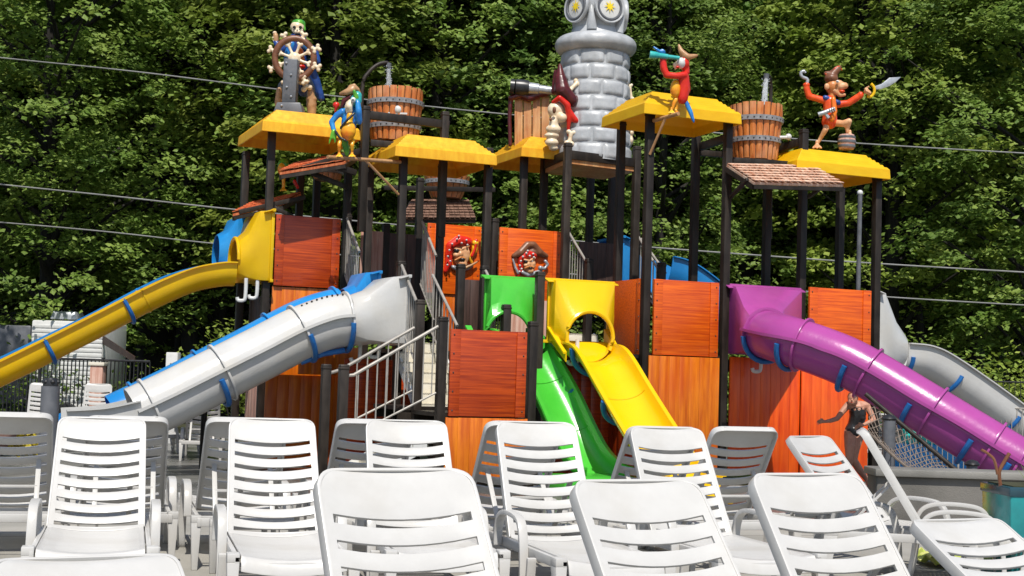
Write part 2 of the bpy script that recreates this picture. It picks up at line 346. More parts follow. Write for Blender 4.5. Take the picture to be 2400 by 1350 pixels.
# lower bushes at the wood edge
def bush(name, x, y, r, h, seed, mat, label, cat='bush', n=60, leaf=.13, z=0, grp=None):
    rnd = random.Random(seed); vs = []; fs = []
    root = thing(name, label, cat, (x, y, z), grp)
    for i in range(n):
        a = rnd.random()*6.28; q = r*rnd.random()**.5; c = V((q*cos(a), q*sin(a), h*(.15+.75*rnd.random()*(1-.5*(q/r)**2))))
        for k in range(30):
            p = c+V((rnd.gauss(0, 1), rnd.gauss(0, 1), rnd.gauss(0, .6)))*r*.16; nrm = V((rnd.gauss(0, .6), rnd.gauss(0, .6), 1)).normalized(); t = nrm.cross(V((rnd.gauss(0, 1), rnd.gauss(0, 1), 0))).normalized(); b = nrm.cross(t); l = leaf*(.6+.7*rnd.random())
            k0 = len(vs); vs += [p-t*l*.5, p+b*l*.3, p+t*l*.5, p-b*l*.3]; fs.append((k0, k0+1, k0+2, k0+3))
    me = bpy.data.meshes.new('foliage'); me.from_pydata([tuple(v) for v in vs], [], fs); me.materials.append(mat); o = bpy.data.objects.new('foliage', me); COL.objects.link(o); o.parent = root
    sb = MB()
    for k in range(5): a = k*1.3; sb.tube([(x, y, z), (x+r*.4*cos(a), y+r*.4*sin(a), z+h*.7)], [.02, .008], 5)
    sb.build('stem', mbark, root); return root
ub = [(-12.0, 37.5, 1.9, 2.6, 'rounded bush behind the camper at far left'), (-7.2, 36.8, 1.7, 2.9, 'leafy bush under the woods left of the white tube slide'), (-3.4, 38.5, 1.8, 3.2, 'leafy bush seen between the posts of the left tower'), (.6, 37.5, 2, 3.6, 'tall bush seen under the grey lighthouse platform'),
      (3.6, 36.5, 2, 3.8, 'tall bush seen between the posts in front of the blue slide'), (6.8, 37, 2.0, 3.8, 'leafy bush behind the posts left of the purple slide'), (10.0, 35.5, 2.1, 3.5, 'leafy bush behind the tower at the right'), (13.2, 35, 2.1, 3.0, 'leafy bush under the woods above the white open slide')]
for i, (x, y, r, h, lb) in enumerate(ub): bush('bush', x, y, r, h, i, LM[[0, 2, 0][i % 3]], lb, n=110, leaf=.15)
# the big dark trunk at left and more bare trunks in the wood edge
for (px, Y, r, lb) in ((362, 43.5, .62, 'thick dark bare trunk beside the camper at left'), (440, 42, .25, 'slim dark trunk right of the thick bare trunk'), (2140, 44, .3, 'dark trunk seen behind the white slide at right'), (1745, 44, .34, 'dark trunk rising behind the right tipping bucket'), (2010, 43, .3, 'dark trunk rising behind the monkey pirate with the sword')):
    p = onY(px, 700, Y); root = thing('bare_tree', lb, 'tree', (p.x, Y, -.2)); b = MB(); pts = [V((p.x+.12*sin(i*1.1), Y, -.2+i*1.6)) for i in range(10)]
    b.tube(pts, [r*(1.3 if i == 0 else 1-.05*i) for i in range(10)], 12); b.build('trunk', mbark, root)
    b = MB()
    for k in range(6): a = k*2.1; z = 5+k*1.3; b.tube([(p.x, Y, z), (p.x+1.2*cos(a), Y+1.2*sin(a), z+.7), (p.x+2.2*cos(a), Y+2.2*sin(a), z+.9)], [.05, .03, .01], 6)
    b.build('limb', mbark, root)

# ------------------------------------------------------------------ loungers
def back_mesh():
    b = MB(); Lb = .87; hw0, hw1 = .302, .285
    ts = [0, .045]; slot = []; t = .045
    for i in range(8): ts += [t+.072, t+.094]; slot.append(len(ts)-2); t += .094-.004*0
    ts = [0, .02]; rows = [0]; t = .02
    for i in range(8): t += .031; ts.append(t); rows.append(1); t += .062; ts.append(t); rows.append(0)
    for q in (.80, .822, .838, .85, .862, .868, .87): ts.append(q); rows.append(0)
    xs = [-1, -.95, -.86, -.6, -.4, -.2, 0, .2, .4, .6, .86, .95, 1]
    def hw(t):
        h = hw0+(hw1-hw0)*t/Lb; d = t-(Lb-.085)
        return h-.085*(1-sqrt(max(0, 1-(d/.085)**2))) if d > 0 else h
    def P(xi, t): 
        top = max(0, (t-.82)/.05); t0 = t; t = t-.026*(1-xi*xi)*min(1, t/.1)*min(1, max(0, (.80-t)/.1))
        return V((xi*hw(t0), -t, -.03*(1-xi*xi)*(1-.5*t)+.012*(abs(xi) > .9)*0-.02*top*top))
    n = len(xs)
    for t in ts:
        for xi in xs: b.v.append(P(xi, t))
    for j in range(len(ts)-1):
        for i in range(n-1):
            if rows[j] == 1 and 2 <= i <= n-4: continue
            k = j*n+i; b.f.append([k, k+n, k+n+1, k+1]); b.m.append(0)
    return b, hw, P, ts
def make_lounger():
    root = thing('lounge_chair', None, 'lounge chair', (0, 0, 0), 'white slatted lounge chairs on the sun deck')
    b, hw, P, ts = back_mesh()
    bo = b.build('backrest', M['resin'], root, solid=.013, bev=.003, angle=50); bo.location = (0, 0, .36)
    fl = MB(); path = [P(-1, t) for t in ts]+[P(1, t) for t in ts[::-1]]
    prof = [(-.001, .004), (-.001, -.05), (.009, -.05), (.011, .004)]
    # flange follows the outline and hangs behind the slats
    k = len(path)
    for i, p in enumerate(path):
        inw = V((-p.x, (-.42-p.y)*.6, 0)).normalized() if True else 0
        for (a, z) in ((-.002, .003), (-.002, -.052), (.010, -.052), (.012, .003)): fl.v.append(V((p.x, p.y, 0))+inw*a+V((0, 0, z+p.z)))
    for i in range(k-1):
        for j in range(4): fl.f.append([i*4+j, i*4+(j+1) % 4, (i+1)*4+(j+1) % 4, (i+1)*4+j]); fl.m.append(0)
    fl.build('rim', M['resin'], bo, bev=.002)
    # seat
    s = MB(); xs = [-1, -.9, -.6, -.3, 0, .3, .6, .9, 1]; ys = [0]; row = []
    y = 0
    for i in range(33): ys.append(y+.022); row.append(0); ys.append(y+.032); row.append(1); y += .032
    ys += [1.09, 1.12, 1.145, 1.158, 1.16]; row += [0, 0, 0, 0, 0]
    for y in ys:
        e = max(0, (y-1.10)/.06)
        for xi in xs: s.v.append(V((xi*.295, y, .36-.03*(1-xi*xi)-.085*e*e*e+.02*(1 if y < .01 else 0))))
    n = len(xs)
    for j in range(len(ys)-1):
        for i in range(n-1):
            if row[j] and 1 <= i <= n-3: continue
            k = j*n+i; s.f.append([k, k+1, k+n+1, k+n]); s.m.append(0)
    s.build('seat', M['resin'], root, solid=.012, bev=.0015, angle=50)
    f = MB()
    for sx in (-1, 1):
        f.box((sx*.318, .2, .325), (.03, 1.88, .06)); f.box((sx*.338, 1.09, .345), (.07, .10, .05))
        f.box((sx*.338, -.68, .345), (.07, .10, .05))
    f.box((0, -.72, .325), (.62, .035, .06)); f.box((0, .0, .30), (.62, .03, .05)); f.box((0, .62, .30), (.62, .03, .05)); f.box((0, 1.125, .29), (.5, .02, .06))
    f.build('frame', M['resin'], root, bev=.006)
    for sx in (-1, 1):
        for (y, yb) in ((1.09, 1.13), (-.68, -.72)):
            g = MB(); x = sx*.338
            g.add([(x-.035, y-.05, .322), (x+.035, y-.05, .322), (x+.035, y+.05, .322), (x-.035, y+.05, .322), (x-.02, yb-.025, 0), (x+.02, yb-.025, 0), (x+.02, yb+.025, 0), (x-.02, yb+.025, 0)],
                  [(0, 1, 2, 3), (7, 6, 5, 4), (0, 4, 5, 1), (1, 5, 6, 2), (2, 6, 7, 3), (3, 7, 4, 0)]); g.build('leg', M['resin'], root, bev=.006)
        a = MB(); x = sx*.362
        pts = catmull([(x, -.07, .30), (x, -.06, .40), (x, -.01, .49), (x, .10, .53), (x, .30, .53), (x, .42, .50), (x, .475, .41), (x, .505, .25), (x, .52, .06), (x, .55, .006), (x, .60, .03), (x, .635, .15), (x, .66, .31)], 5)
        a.sweep(pts, [(-.028, -.015), (.028, -.015), (.028, .015), (-.028, .015)], side=(1, 0, 0)); a.build('armrest', M['resin'], root, bev=.004)
    return root
LOUNGER = make_lounger(); LUSED = [False]
def place_lounger(px, py, Y, a, label, alpha=None, group=None, ground=.1, nolabel=False):
    """top centre of the backrest at photo px,py; Y metres away; a = heading of the foot end (0 = towards the camera, + = to the right)"""
    p = onY(px, py, Y); zt = p.z-ground
    al = asin(max(.15, min(.985, (zt-.36)/.87))) if alpha is None else alpha
    if LUSED[0]:
        r = LOUNGER.copy(); COL.objects.link(r)
        for ch in list(LOUNGER.children):
            if ch.name.startswith('prop'): continue
            c = ch.copy(); COL.objects.link(c); c.parent = r
            for g in ch.children: d = g.copy(); COL.objects.link(d); d.parent = c
    else: r = LOUNGER; LUSED[0] = True
    rz = pi+R(a); dirv = V((-sin(rz), cos(rz), 0))       # foot direction
    root = V((p.x, p.y, ground))+dirv*(.87*cos(al)); r.location = root; r.rotation_euler = (0, 0, rz)
    for ch in r.children:
        if ch.name.startswith('backrest'): ch.rotation_euler = (-al, 0, 0)
    b = MB(); q = V((0, -.46*cos(al), .36+.46*sin(al)-.03))
    for sx in (-.2, .2): b.beam((sx, q.y, q.z), (sx, -.60, .34), .035, .018, (0, 1, 0))
    b.beam((-.2, q.y*.5-.30, q.z*.5+.17), (.2, q.y*.5-.30, q.z*.5+.17), .02, .02)
    b.beam((-.3, -.60, .345), (.3, -.60, .345), .025, .025)
    pr = b.build('prop', M['resin'], None, local=True, bev=.003); pr.parent = r
    tag(r, label, 'lounge chair', group or 'white slatted lounge chairs on the sun deck'); return r
LC = [
 (200, 1292, 4.5, 28, 'nearest white lounge chair, its raised back cut off by the bottom left corner'),
 (925, 1091, 4.8, 27, 'big white lounge chair in the front row at the bottom centre'),
 (1487, 1117, 5.4, 28, 'front row white lounge chair between the bottom centre chair and the one under the woman'),
 (1885, 1103, 5.95, 26, 'front row white lounge chair right of centre with yellow towel seen through its slats'),
 (2232, 1209, 6.9, 26, 'low reclined white lounge chair at the bottom right corner'),
 (241, 974, 9.6, 15, 'sunlit lounge chair facing the viewer at left, first of its row'),
 (638, 977, 9.55, 15, 'sunlit lounge chair facing the viewer in front of the left orange wall panel'),
 (952, 981, 9.9, 14, 'sunlit lounge chair facing the viewer behind the big bottom centre chair'),
 (1255, 985, 9.75, 17, 'sunlit lounge chair facing the viewer in front of the green slide foot'),
 (1560, 998, 10.2, 18, 'sunlit lounge chair facing the viewer in front of the yellow slide foot'),
 (1893, 1018, 11.6, 42, 'small angled lounge chair just left of the woman in the swimsuit'),
 (2027, 1001, 10.6, 76, 'lounge chair seen side on with long armrest beside the woman'),
 (25, 962, 9.9, 197, 'lounge chair turned away at the left edge with its shaded back to us'),
 (300, 971, 10.1, 196, 'lounge chair turned away behind the first sunlit chair at left'),
 (580, 975, 10.1, 196, 'lounge chair turned away behind the sunlit chair at the orange panel'),
 (880, 979, 10.4, 196, 'lounge chair turned away below the foot of the stairs'),
 (1228, 984, 10.2, 197, 'lounge chair turned away behind the sunlit chair at the green slide'),
 (1555, 996, 10.7, 197, 'lounge chair turned away behind the sunlit chair at the yellow slide'),
 (1748, 997, 11.0, 200, 'lounge chair turned away in front of the red panel under the purple slide'),
]
for (px, py, Y, a, lb) in LC: place_lounger(px, py, Y, a, lb)
for (px, py, Y, a, lb) in ((105, 886, 29, 10, 'far lounge chair beside the dark bollard near the camper'), (232, 889, 30.5, 5, 'far lounge chair against the black fence near the camper'), (300, 925, 26, 150, 'far lounge chair seen behind the foot of the white tube slide'), (478, 925, 25, 190, 'far lounge chair under the upper end of the white tube slide')):
    place_lounger(px, py, Y, a, lb, group='far lounge chairs beyond the slides', ground=-.15 if Y < 33 else 0)

# ------------------------------------------------------------------ play structure
PS = thing('play_structure', 'big water play structure of dark posts, orange wall panels and yellow hipped roofs', 'play structure', L(2.5, 2.5, FLOOR))
PW = .125
def post(px, py, v, zb=FLOOR, w=PW, cap=True, ztop=None):
    u, z = uz(px, py, v); z = ztop or z
    b = MB(); b.lbox(u-w/2, u+w/2, v-w/2, v+w/2, zb, z)
    if cap: b.box(L(u, v, z+.012), (w*1.08, w*1.08, .024), RL, taper=.8); b.lbox(u-w*.55, u+w*.55, v-w*.55, v+w*.55, z-.05, z-.02)
    b.build('post', M['post'], PS, bev=.006); return u, z
P = {}
for k, a in dict(A=(638, 303, 4.9), A2=(577, 358, 6.1), A3=(705, 395, 6.1), A4=(817, 392, 4.9), A5=(744, 398, 6.7), B=(947, 340, 3.66), C=(1146, 350, 3.66), D=(1037, 386, 4.9), B2=(868, 395, 4.9),
  E=(1229, 358, 4.9), T1=(1331, 338, 3.9), T2=(1277, 354, 5.3), T3=(1493, 346, 4.1), T4=(1436, 378, 5.5), F=(1524, 264, 1.22), F2=(1457, 288, 2.5), G=(1707, 276, 1.22), G2=(1632, 306, 2.5),
  H=(1884, 306, 1.3), H2=(1799, 425, 2.6), I=(2056, 415, 1.22), I2=(1970, 436, 2.6),
  N1=(1038, 746, 0), N2=(1249, 757, 0), S1=(985, 706, 1.22), S2=(940, 615, 2.5), N3=(1080, 622, 2.5), N4=(1187, 717, 1.3), N5=(1136, 626, 2.5), Q1=(1266, 640, 1.22),
  S3=(765, 857, 1.0), S4=(806, 858, 0), R1=(1160, 515, 4.9), R2=(1328, 534, 4.7), R3=(1381, 609, 3.7), R4=(1491, 546, 4.6), R5=(1551, 618, 3.6), U1=(905, 527, 6.1), U2=(815, 505, 4.9), U3=(848, 200, 4.9), U4=(985, 420, 6.1), U5=(1385, 400, 6.1)).items():
    if k == 'U3': continue
    P[k] = post(*a)
# bucket frame posts on roof level (left bucket)
def panel(u0, u1, v, z0, z1, mat, style='h', side=None, t=.05, label=None):
    """boards on a v plane, or on the plane u=side between v=u0..u1"""
    b = MB(); rnd = random.Random(int(u0*100+z0*10))
    def bx(a0, a1, c0, c1, d0, d1):      # along, z, depth (towards the viewer side)
        if side is None: b.lbox(a0, a1, v-d1, v-d0, c0, c1)
        else: b.lbox(side-d1, side-d0, a0, a1, c0, c1)
    bx(u0, u1, z0, z1, 0, t*.5)
    if style == 'h':
        s = .13*(u1-u0)
        bx(u0, u0+s, z0, z1, t*.5, t); bx(u1-s, u1, z0, z1, t*.5, t)
        n = 1; h = z1-z0
        for i in range(n): bx(u0+s+.001, u1-s-.001, z0+i*h+.001, z0+(i+1)*h-.001, t*.5, t*.5+.010+rnd.random()*.0012)
    else:
        n = max(3, round((u1-u0)/.2)); h = (u1-u0)/n
        for i in range(n): bx(u0+i*h+.0015, u0+(i+1)*h-.0015, z0+.002, z1-.002, t*.5, t*.5+.008+rnd.random()*.004)
    if style == 'h':
        for a in (u0+.05, u1-.05):
            for k in range(5):
                zz = z0+.08+(z1-z0-.16)*k/4
                b.sph(L(a, v-t, zz) if side is None else L(side-t, a, zz), .014, 6, mi=1)
    o = b.build('wall_panel', [mat, M['black']], PS, bev=.003)
    if label: o['label'] = label
    return o
def vpanel(px0, px1, yt, yb, v, mat, style='h', label=None, dv=.02):
    u0, z1 = uz(px0, yt, v); u1 = uz(px1, yt, v)[0]; z0 = uz(px0, yb, v)[1]
    return panel(u0, u1, v-dv, max(z0, FLOOR+.02), z1, mat, style, label=label)
vpanel(646, 797, 503, 669, 4.9, M['redpanel']); vpanel(636, 800, 671, 905, 4.94, M['orpanel'], 'v')
vpanel(622, 757, 877, 1130, 4.5, M['orpanel'], 'v', 'orange panel with amber streaks under the foot of the white slide'); vpanel(757, 800, 800, 1130, 4.6, M['orpanel'], 'v'); vpanel(700, 845, 810, 877, 4.4, M['orpanel'], 'v')
vpanel(806, 968, 840, 1130, 3.3, M['redpanel'], 'v')
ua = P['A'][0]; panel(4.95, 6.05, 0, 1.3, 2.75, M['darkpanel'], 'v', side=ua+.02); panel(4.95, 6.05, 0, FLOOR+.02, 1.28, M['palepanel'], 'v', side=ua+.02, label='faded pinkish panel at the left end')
vpanel(1001, 1126, 523, 686, 7.4, M['redpanel2'], label='bright orange panel carrying the pirate in a dotted bandana'); vpanel(1036, 1126, 688, 860, 7.44, M['orpanel'], 'v'); vpanel(1169, 1313, 533, 735, 4.5, M['redpanel2'], label='bright orange panel carrying the pirate in a black hat')
vpanel(1054, 1232, 771, 975, 0, M['redpanel'], label='dark red plank panel of the nearest platform'); vpanel(1042, 1238, 978, 1126, 0, M['orpanel'], 'v')
uf, ug, uh, ui = P['F'][0], P['G'][0], P['H'][0], P['I'][0]
zt = uz(1527, 653, 1.22)[1]; panel(1.3, 2.42, 0, zt-1.25, zt, M['redpanel2'], 'h', side=uf+.0); panel(1.3, 2.42, 0, FLOOR+.02, zt-1.27, M['redpanel'], 'v', side=uf)
vpanel(1530, 1681, 654, 831, 1.18, M['redpanel2']); vpanel(1518, 1683, 833, 1108, 1.15, M['orpanel'], 'v')
vpanel(1708, 1872, 836, 1112, 1.22, M['vivid'], 'v', 'dark red panel in the shade of the purple slide box')
vpanel(1893, 2037, 673, 858, 1.22, M['redpanel2']); vpanel(1876, 2032, 860, 1128, 1.18, M['vivid'], 'v', 'bright orange red panel behind the woman')
vpanel(1288, 1455, 830, 1112, 2.4, M['redpanel'], 'v'); vpanel(1180, 1290, 700, 1000, 2.5, M['palepanel'], 'v')
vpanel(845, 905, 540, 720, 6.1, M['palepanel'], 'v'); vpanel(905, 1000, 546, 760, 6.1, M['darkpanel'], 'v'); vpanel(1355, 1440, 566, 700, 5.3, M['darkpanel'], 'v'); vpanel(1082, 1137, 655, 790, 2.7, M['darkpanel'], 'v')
# decks
dk = [(P['A'][0], P['A4'][0], 4.9, 6.1, 2.72), (P['B'][0]-.1, P['C'][0], 3.66, 4.9, 1.9), (0, 1.22, 0, 1.22, .95), (-.2, 1.2, 1.3, 2.5, 1.0), (1.25, uf, 1.3, 2.5, 1.92), (uf, ug, 1.22, 2.4, 1.95), (ug, ui, 1.3, 2.55, 1.9), (P['R1'][0], P['R2'][0], 4.7, 6.1, 2.75)]
for (u0, u1, v0, v1, z) in dk:
    b = MB(); b.lbox(u0, u1, v0, v1, z-.06, z); b.lbox(u0+.02, u1-.02, v0+.02, v0+.07, z-.2, z-.06); b.lbox(u0+.02, u1-.02, v1-.07, v1-.02, z-.2, z-.06); b.build('deck', M['post'], PS)
# roofs ---------------------------------------------------------------
def roof(px, py, v, su, sv, label, mt='roof2', hf=.17, hr=.27, inset=.30):
    u0, z0 = uz(px, py, v); v0 = v; u1 = u0+su; v1 = v+sv
    b = MB(); n = 6
    def ringv(i):
        d = inset*i/n; z = z0+hf+hr*i/n-.0; return [(u0+d, v0+d, z), (u1-d, v0+d, z), (u1-d, v1-d, z), (u0+d, v1-d, z)]
    rows = [[(u0, v0, z0), (u1, v0, z0), (u1, v1, z0), (u0, v1, z0)], [(u0+.01, v0+.01, z0+hf), (u1-.01, v0+.01, z0+hf), (u1-.01, v1-.01, z0+hf), (u0+.01, v1-.01, z0+hf)]]
    for i in range(1, n+1):
        d = inset*i/n; dp = .012
        rows.append([(u0+d-.0, v0+d, z0+hf+hr*i/n-.0), (u1-d, v0+d, z0+hf+hr*i/n), (u1-d, v1-d, z0+hf+hr*i/n), (u0+d, v1-d, z0+hf+hr*i/n)])
        e = d+.02; zz = z0+hf+hr*i/n-.012*(i < n); rows.append([(u0+e, v0+e, zz), (u1-e, v0+e, zz), (u1-e, v1-e, zz), (u0+e, v1-e, zz)])
    for rw in rows:
        for p in rw: b.v.append(L(*p))
    for i in range(len(rows)-1):
        for j in range(4): b.f.append([i*4+j, i*4+(j+1) % 4, (i+1)*4+(j+1) % 4, (i+1)*4+j]); b.m.append(0)
    k = (len(rows)-1)*4; b.f.append([k, k+1, k+2, k+3]); b.m.append(0)
    o = b.build('roof', M[mt], PS, solid=.03, angle=15, bev=.008); o['label'] = label
    return u0, v0, z0, z0+hf+hr
RF = {}
RF[1] = roof(614, 306, 4.55, 1.75, 1.95, 'yellow roof under the skeleton helmsman')
RF[3] = roof(926, 365, 3.32, 1.85, 1.95, 'yellow roof at the centre with a clear view of its underside')
RF[2] = roof(1222, 366, 4.6, 1.6, 1.8, 'yellow roof partly hidden left of the lighthouse platform')
RF[4] = roof(1510, 265, .92, 1.84, 1.55, 'yellow roof behind the red parrot with the spyglass', 'roof')
RF[5] = roof(1868, 398, .95, 1.95, 1.8, 'yellow roof under the monkey pirate', 'roof')
# beams
def bm(a, b, w=.08, h=.11, name='beam', mat='post', parent=PS):
    return MB().beam(a, b, w, h).build(name, M[mat], parent, bev=.005)
zf = uz(948, 345, 3.66)[1]
uB, uC = P['B'][0], P['C'][0]
# bucket support frame, left
bm(onv(852, 268, 4.2), onv(1052, 293, 4.2), .09, .14); post(858, 252, 4.2, zb=3.9); post(1043, 265, 4.2, zb=3.9); bm(L(uz(858, 268, 4.2)[0], 4.2, uz(858, 268, 4.2)[1]), L(uz(858, 268, 4.2)[0], 5.6, uz(858, 268, 4.2)[1]))
bm(onv(868, 335, 4.2), onv(1043, 350, 4.2))
# bucket support frame, right
bm(onv(1640, 345, 2.5), onv(1708, 322, 1.22), .09, .13); bm(onv(1640, 358, 2.6), onv(1800, 372, 2.6), .09, .1); bm(onv(1815, 352, 2.0), onv(1886, 330, 1.3), .09, .13); bm(onv(1716, 376, 1.3), onv(1886, 388, 1.3), .09, .1)
# lighthouse platform
t1, t2, t3, t4 = P['T1'][0], P['T2'][0], P['T3'][0], P['T4'][0]
zp = uz(1331, 362, 3.9)[1]
cp = [(t1, 3.9), (t3, 4.1), (t3-.02, 5.4), (t2, 5.3)]
pb = MB(); pb.prism([L(a, c, zp-.16) for a, c in cp], (0, 0, .1)); pb.build('platform', M['board'], PS)
for i in range(4): bm(L(*cp[i], zp), L(*cp[(i+1) % 4], zp), .07, .16)
# shingle awnings with brackets
def awning(p0, p1, p2, p3, mat, label, n=7):
    """p0,p1 upper edge; p3,p2 lower edge (world points)"""
    p0, p1, p2, p3 = map(V, (p0, p1, p2, p3)); nr = (p1-p0).cross(p3-p0).normalized(); nr = nr if nr.z > 0 else -nr; b = MB()
    b.prism([p0-nr*.05, p1-nr*.05, p2-nr*.05, p3-nr*.05], nr*.04); rnd = random.Random(3)
    for i in range(n):
        a0, a1 = p0.lerp(p3, i/n), p1.lerp(p2, i/n); c0, c1 = p0.lerp(p3, (i+1)/n+.01), p1.lerp(p2, (i+1)/n+.01); m = 14
        for j in range(m):
            j0, j1 = (j+.04)/m, (j+.96)/m; q = rnd.random()*.012
            b.prism([a0.lerp(a1, j0), a0.lerp(a1, j1), c0.lerp(c1, j1)+nr*(.02+q), c0.lerp(c1, j0)+nr*(.02+q)], nr*.014)
    o = b.build('shingle_awning', M[mat], PS); o['label'] = label
    c = MB(); c.beam(p0-nr*.09, p1-nr*.09, .06, .06); c.beam(p3-nr*.09, p2-nr*.09, .06, .06); c.beam(p0-nr*.09, p3-nr*.09, .05, .08); c.beam(p1-nr*.09, p2-nr*.09, .05, .08)
    c.build('awning_frame', M['post'], o)
awning(onv(1704, 384, 1.1), onv(1903, 388, 1.1), onv(1977, 432, .35), onv(1768, 426, .35), 'shingle2', 'faded shingle awning under the right tipping bucket')
bm(onv(1712, 462, 1.1), onv(1752, 420, .5), .05, .06); bm(onv(1895, 462, 1.1), onv(1935, 432, .5), .05, .06)
awning(onv(845, 352, 5.2), onv(692, 384, 5.2), onv(655, 403, 4.2), onv(806, 378, 4.2), 'shingle', 'orange shingle awning beside the blue parrot')
bm(onv(660, 410, 4.3), onv(850, 352, 4.3), .06, .1); bm(onv(770, 385, 4.3), onv(835, 405, 4.3), .06, .1); bm(onv(730, 405, 4.6), onv(815, 440, 4.6), .06, .08)
awning(onv(705, 452, 6.0), onv(590, 476, 6.0), onv(545, 500, 5.2), onv(660, 475, 5.2), 'shingle', 'orange shingle awning above the yellow slide'); bm(onv(640, 485, 5.2), onv(700, 515, 5.2), .05, .07); bm(onv(560, 497, 5.2), onv(715, 462, 5.2), .05, .08)
awning(onv(1098, 468, 9.3), onv(965, 468, 9.3), onv(940, 512, 8.8), onv(1115, 512, 8.8), 'shingle3', 'brown shingle awning far behind the central roof'); bm(onv(900, 440, 9), onv(1160, 445, 9), .06, .1)
# perch poles
def perch(a, b, c, r=.032):
    return MB().tube([a, b], r, 10).tube([c, V(a).lerp(V(b), .5)], r*.7, 8).build('perch', M['tan'], PS)
perch(onv(768, 368, 2.9), onv(938, 380, 3.6), onv(934, 456, 3.6)); perch(onv(1532, 283, 1.15), onv(1590, 266, .5), onv(1523, 362, 1.15))
# stairs ---------------------------------------------------------------
def stair(name, a, b, c, n, label=None):
    """steps from bottom corner pair (a,b) rising to c, all local (u,v,z); a-b is the bottom edge, c the top point above a"""
    a, b, c = L(*a), L(*b), L(*c); w = b-a; run = V((c.x-a.x, c.y-a.y, 0)); h = c.z-a.z; m = MB()
    for i in range(n):
        p = a+run*(i/n)+V((0, 0, h*i/n)); q = run/n
        m.prism([p, p+w, p+w+V((0, 0, h/n)), p+V((0, 0, h/n))], q*.12); m.prism([p+V((0, 0, h/n-.03)), p+w+V((0, 0, h/n-.03)), p+w+V((0, 0, h/n)), p+V((0, 0, h/n))], q*1.1)
    o = m.build(name, M['step'], PS, bev=.004)
    if label: o['label'] = label
    s = MB()
    for k in (V((0, 0, 0)), w): s.prism([a+k+V((0, 0, -.02)), a+k+V((0, 0, .16)), a+k+run+V((0, 0, h+.03)), a+k+run+V((0, 0, h-.2))], w.normalized()*.03)
    s.build('stringer', M['whitep'], o); return o
def railing(a, b, ha, hb, n, name='railing', flat=None):
    """a,b: top rail end points; ha,hb: rail height above the lower rail; n balusters"""
    a, b = V(a), V(b); m = MB(); m.tube([a, b] if not flat else [V(flat), a, b], .024, 8)
    m.tube([a-V((0, 0, ha)), b-V((0, 0, hb))], .016, 6)
    for i in range(n):
        t = (i+.5)/n; p = a.lerp(b, t); m.tube([p, p-V((0, 0, ha+(hb-ha)*t))], .0105, 6)
    return m.build(name, M['steel'], PS)
us = P['S4'][0]; us3 = P['S3'][0]
stair('staircase', (us+.15, .06, FLOOR), (us+.15, 1.1, FLOOR), (-.15, .06, .60), 5, 'lower flight behind the front railing')
ra, rb = onv(829, 879, 0), onv(1027, 765, 0); railing(ra, rb, .85, .95, 9, flat=onv(808, 881, 0))
ra, rb = onv(800, 866, 1.1), onv(971, 768, 1.2); railing(ra, rb, .85, .95, 7, flat=onv(768, 876, 1.0))
b = MB(); b.lbox(-.2, .0, 0, 1.22, .66, .72); b.lbox(-.75, 0, .95, 1.5, .66, .72); b.build('deck', M['step'], PS)
stair('staircase', (P['S1'][0]+.1, 1.35, .72), (P['S1'][0]+.9, 1.35, .72), (P['S1'][0]+.1, 2.75, 2.0), 8, 'cream upper flight seen between two dark posts')
railing(onv(940, 618, 2.5), onv(976, 706, 1.25), .9, .9, 9); railing(L(.72, 2.5, 3.1), L(.72, 1.3, 2.25), .9, .9, 8)
railing(onv(990, 520, 4.6), onv(1022, 600, 3.6), 1.1, 1.1, 10); railing(onv(812, 508, 4.9), onv(842, 590, 3.9), 1.0, 1.0, 9)
railing(onv(1136, 630, 2.5), onv(1184, 728, 1.35), .85, .75, 8)
railing(onv(1329, 538, 4.7), onv(1375, 615, 3.75), .85, .75, 8); railing(onv(1492, 548, 4.6), onv(1543, 632, 3.65), .85, .75, 7); railing(onv(1503, 560, 4.9), onv(1560, 640, 3.9), .85, .75, 7)
q = P['N5'][0]; stair('staircase', (q, 1.4, 1.2), (q+.62, 1.4, 1.2), (q, 2.6, 1.95), 4)
stair('staircase', (uz(1385, 700, 2.6)[0], 2.6, 1.0), (uz(1385, 700, 2.6)[0]+.75, 2.6, 1.0), (uz(1385, 700, 2.6)[0], 4.0, 2.3), 7, 'cream flight seen through the yellow slide opening')
# white drain pipes below the slide boxes
def pipe(px, py, v, l=.35):
    p = onv(px, py, v); return MB().tube(catmull([p+V((0, 0, l)), p+V((0, 0, .04)), p+V((-.03, 0, -.03)), p+V((-.12, 0, -.03)), p+V((-.14, 0, .02))], 4), .032, 8).build('drain_pipe', M['whitep'], PS)
pipe(1783, 866, .9); pipe(575, 700, 4.8); pipe(602, 694, 4.8); pipe(1352, 848, .9); pipe(888, 832, 2.5); pipe(843, 842, 2.5)

# ------------------------------------------------------------------ slides
def usec(r, h, t=.022, lip=.06, n=12):
    outer = [(-(r+t)*cos(pi*i/n), -(r+t)*sin(pi*i/n)) for i in range(n+1)]; inner = [(-r*cos(pi*i/n), -r*sin(pi*i/n)) for i in range(n+1)]
    return [(-r-t-lip, h-t), (-r-t, h-t)]+outer+[(r+t, h-t), (r+t+lip, h-t), (r+t+lip, h), (r, h)]+inner[::-1]+[(-r, h), (-r-t-lip, h)]
def flume(path, r, h, mat, parent, name='flume'):
    return MB().sweep(path, usec(r, h)).build(name, mat, parent, angle=35)
def arc_sec(r, a0, a1, t, n=14):
    o = [((r+t)*cos(a0+(a1-a0)*i/n), (r+t)*sin(a0+(a1-a0)*i/n)) for i in range(n+1)]; i_ = [(r*cos(a0+(a1-a0)*i/n), r*sin(a0+(a1-a0)*i/n)) for i in range(n+1)]
    return o+i_[::-1]
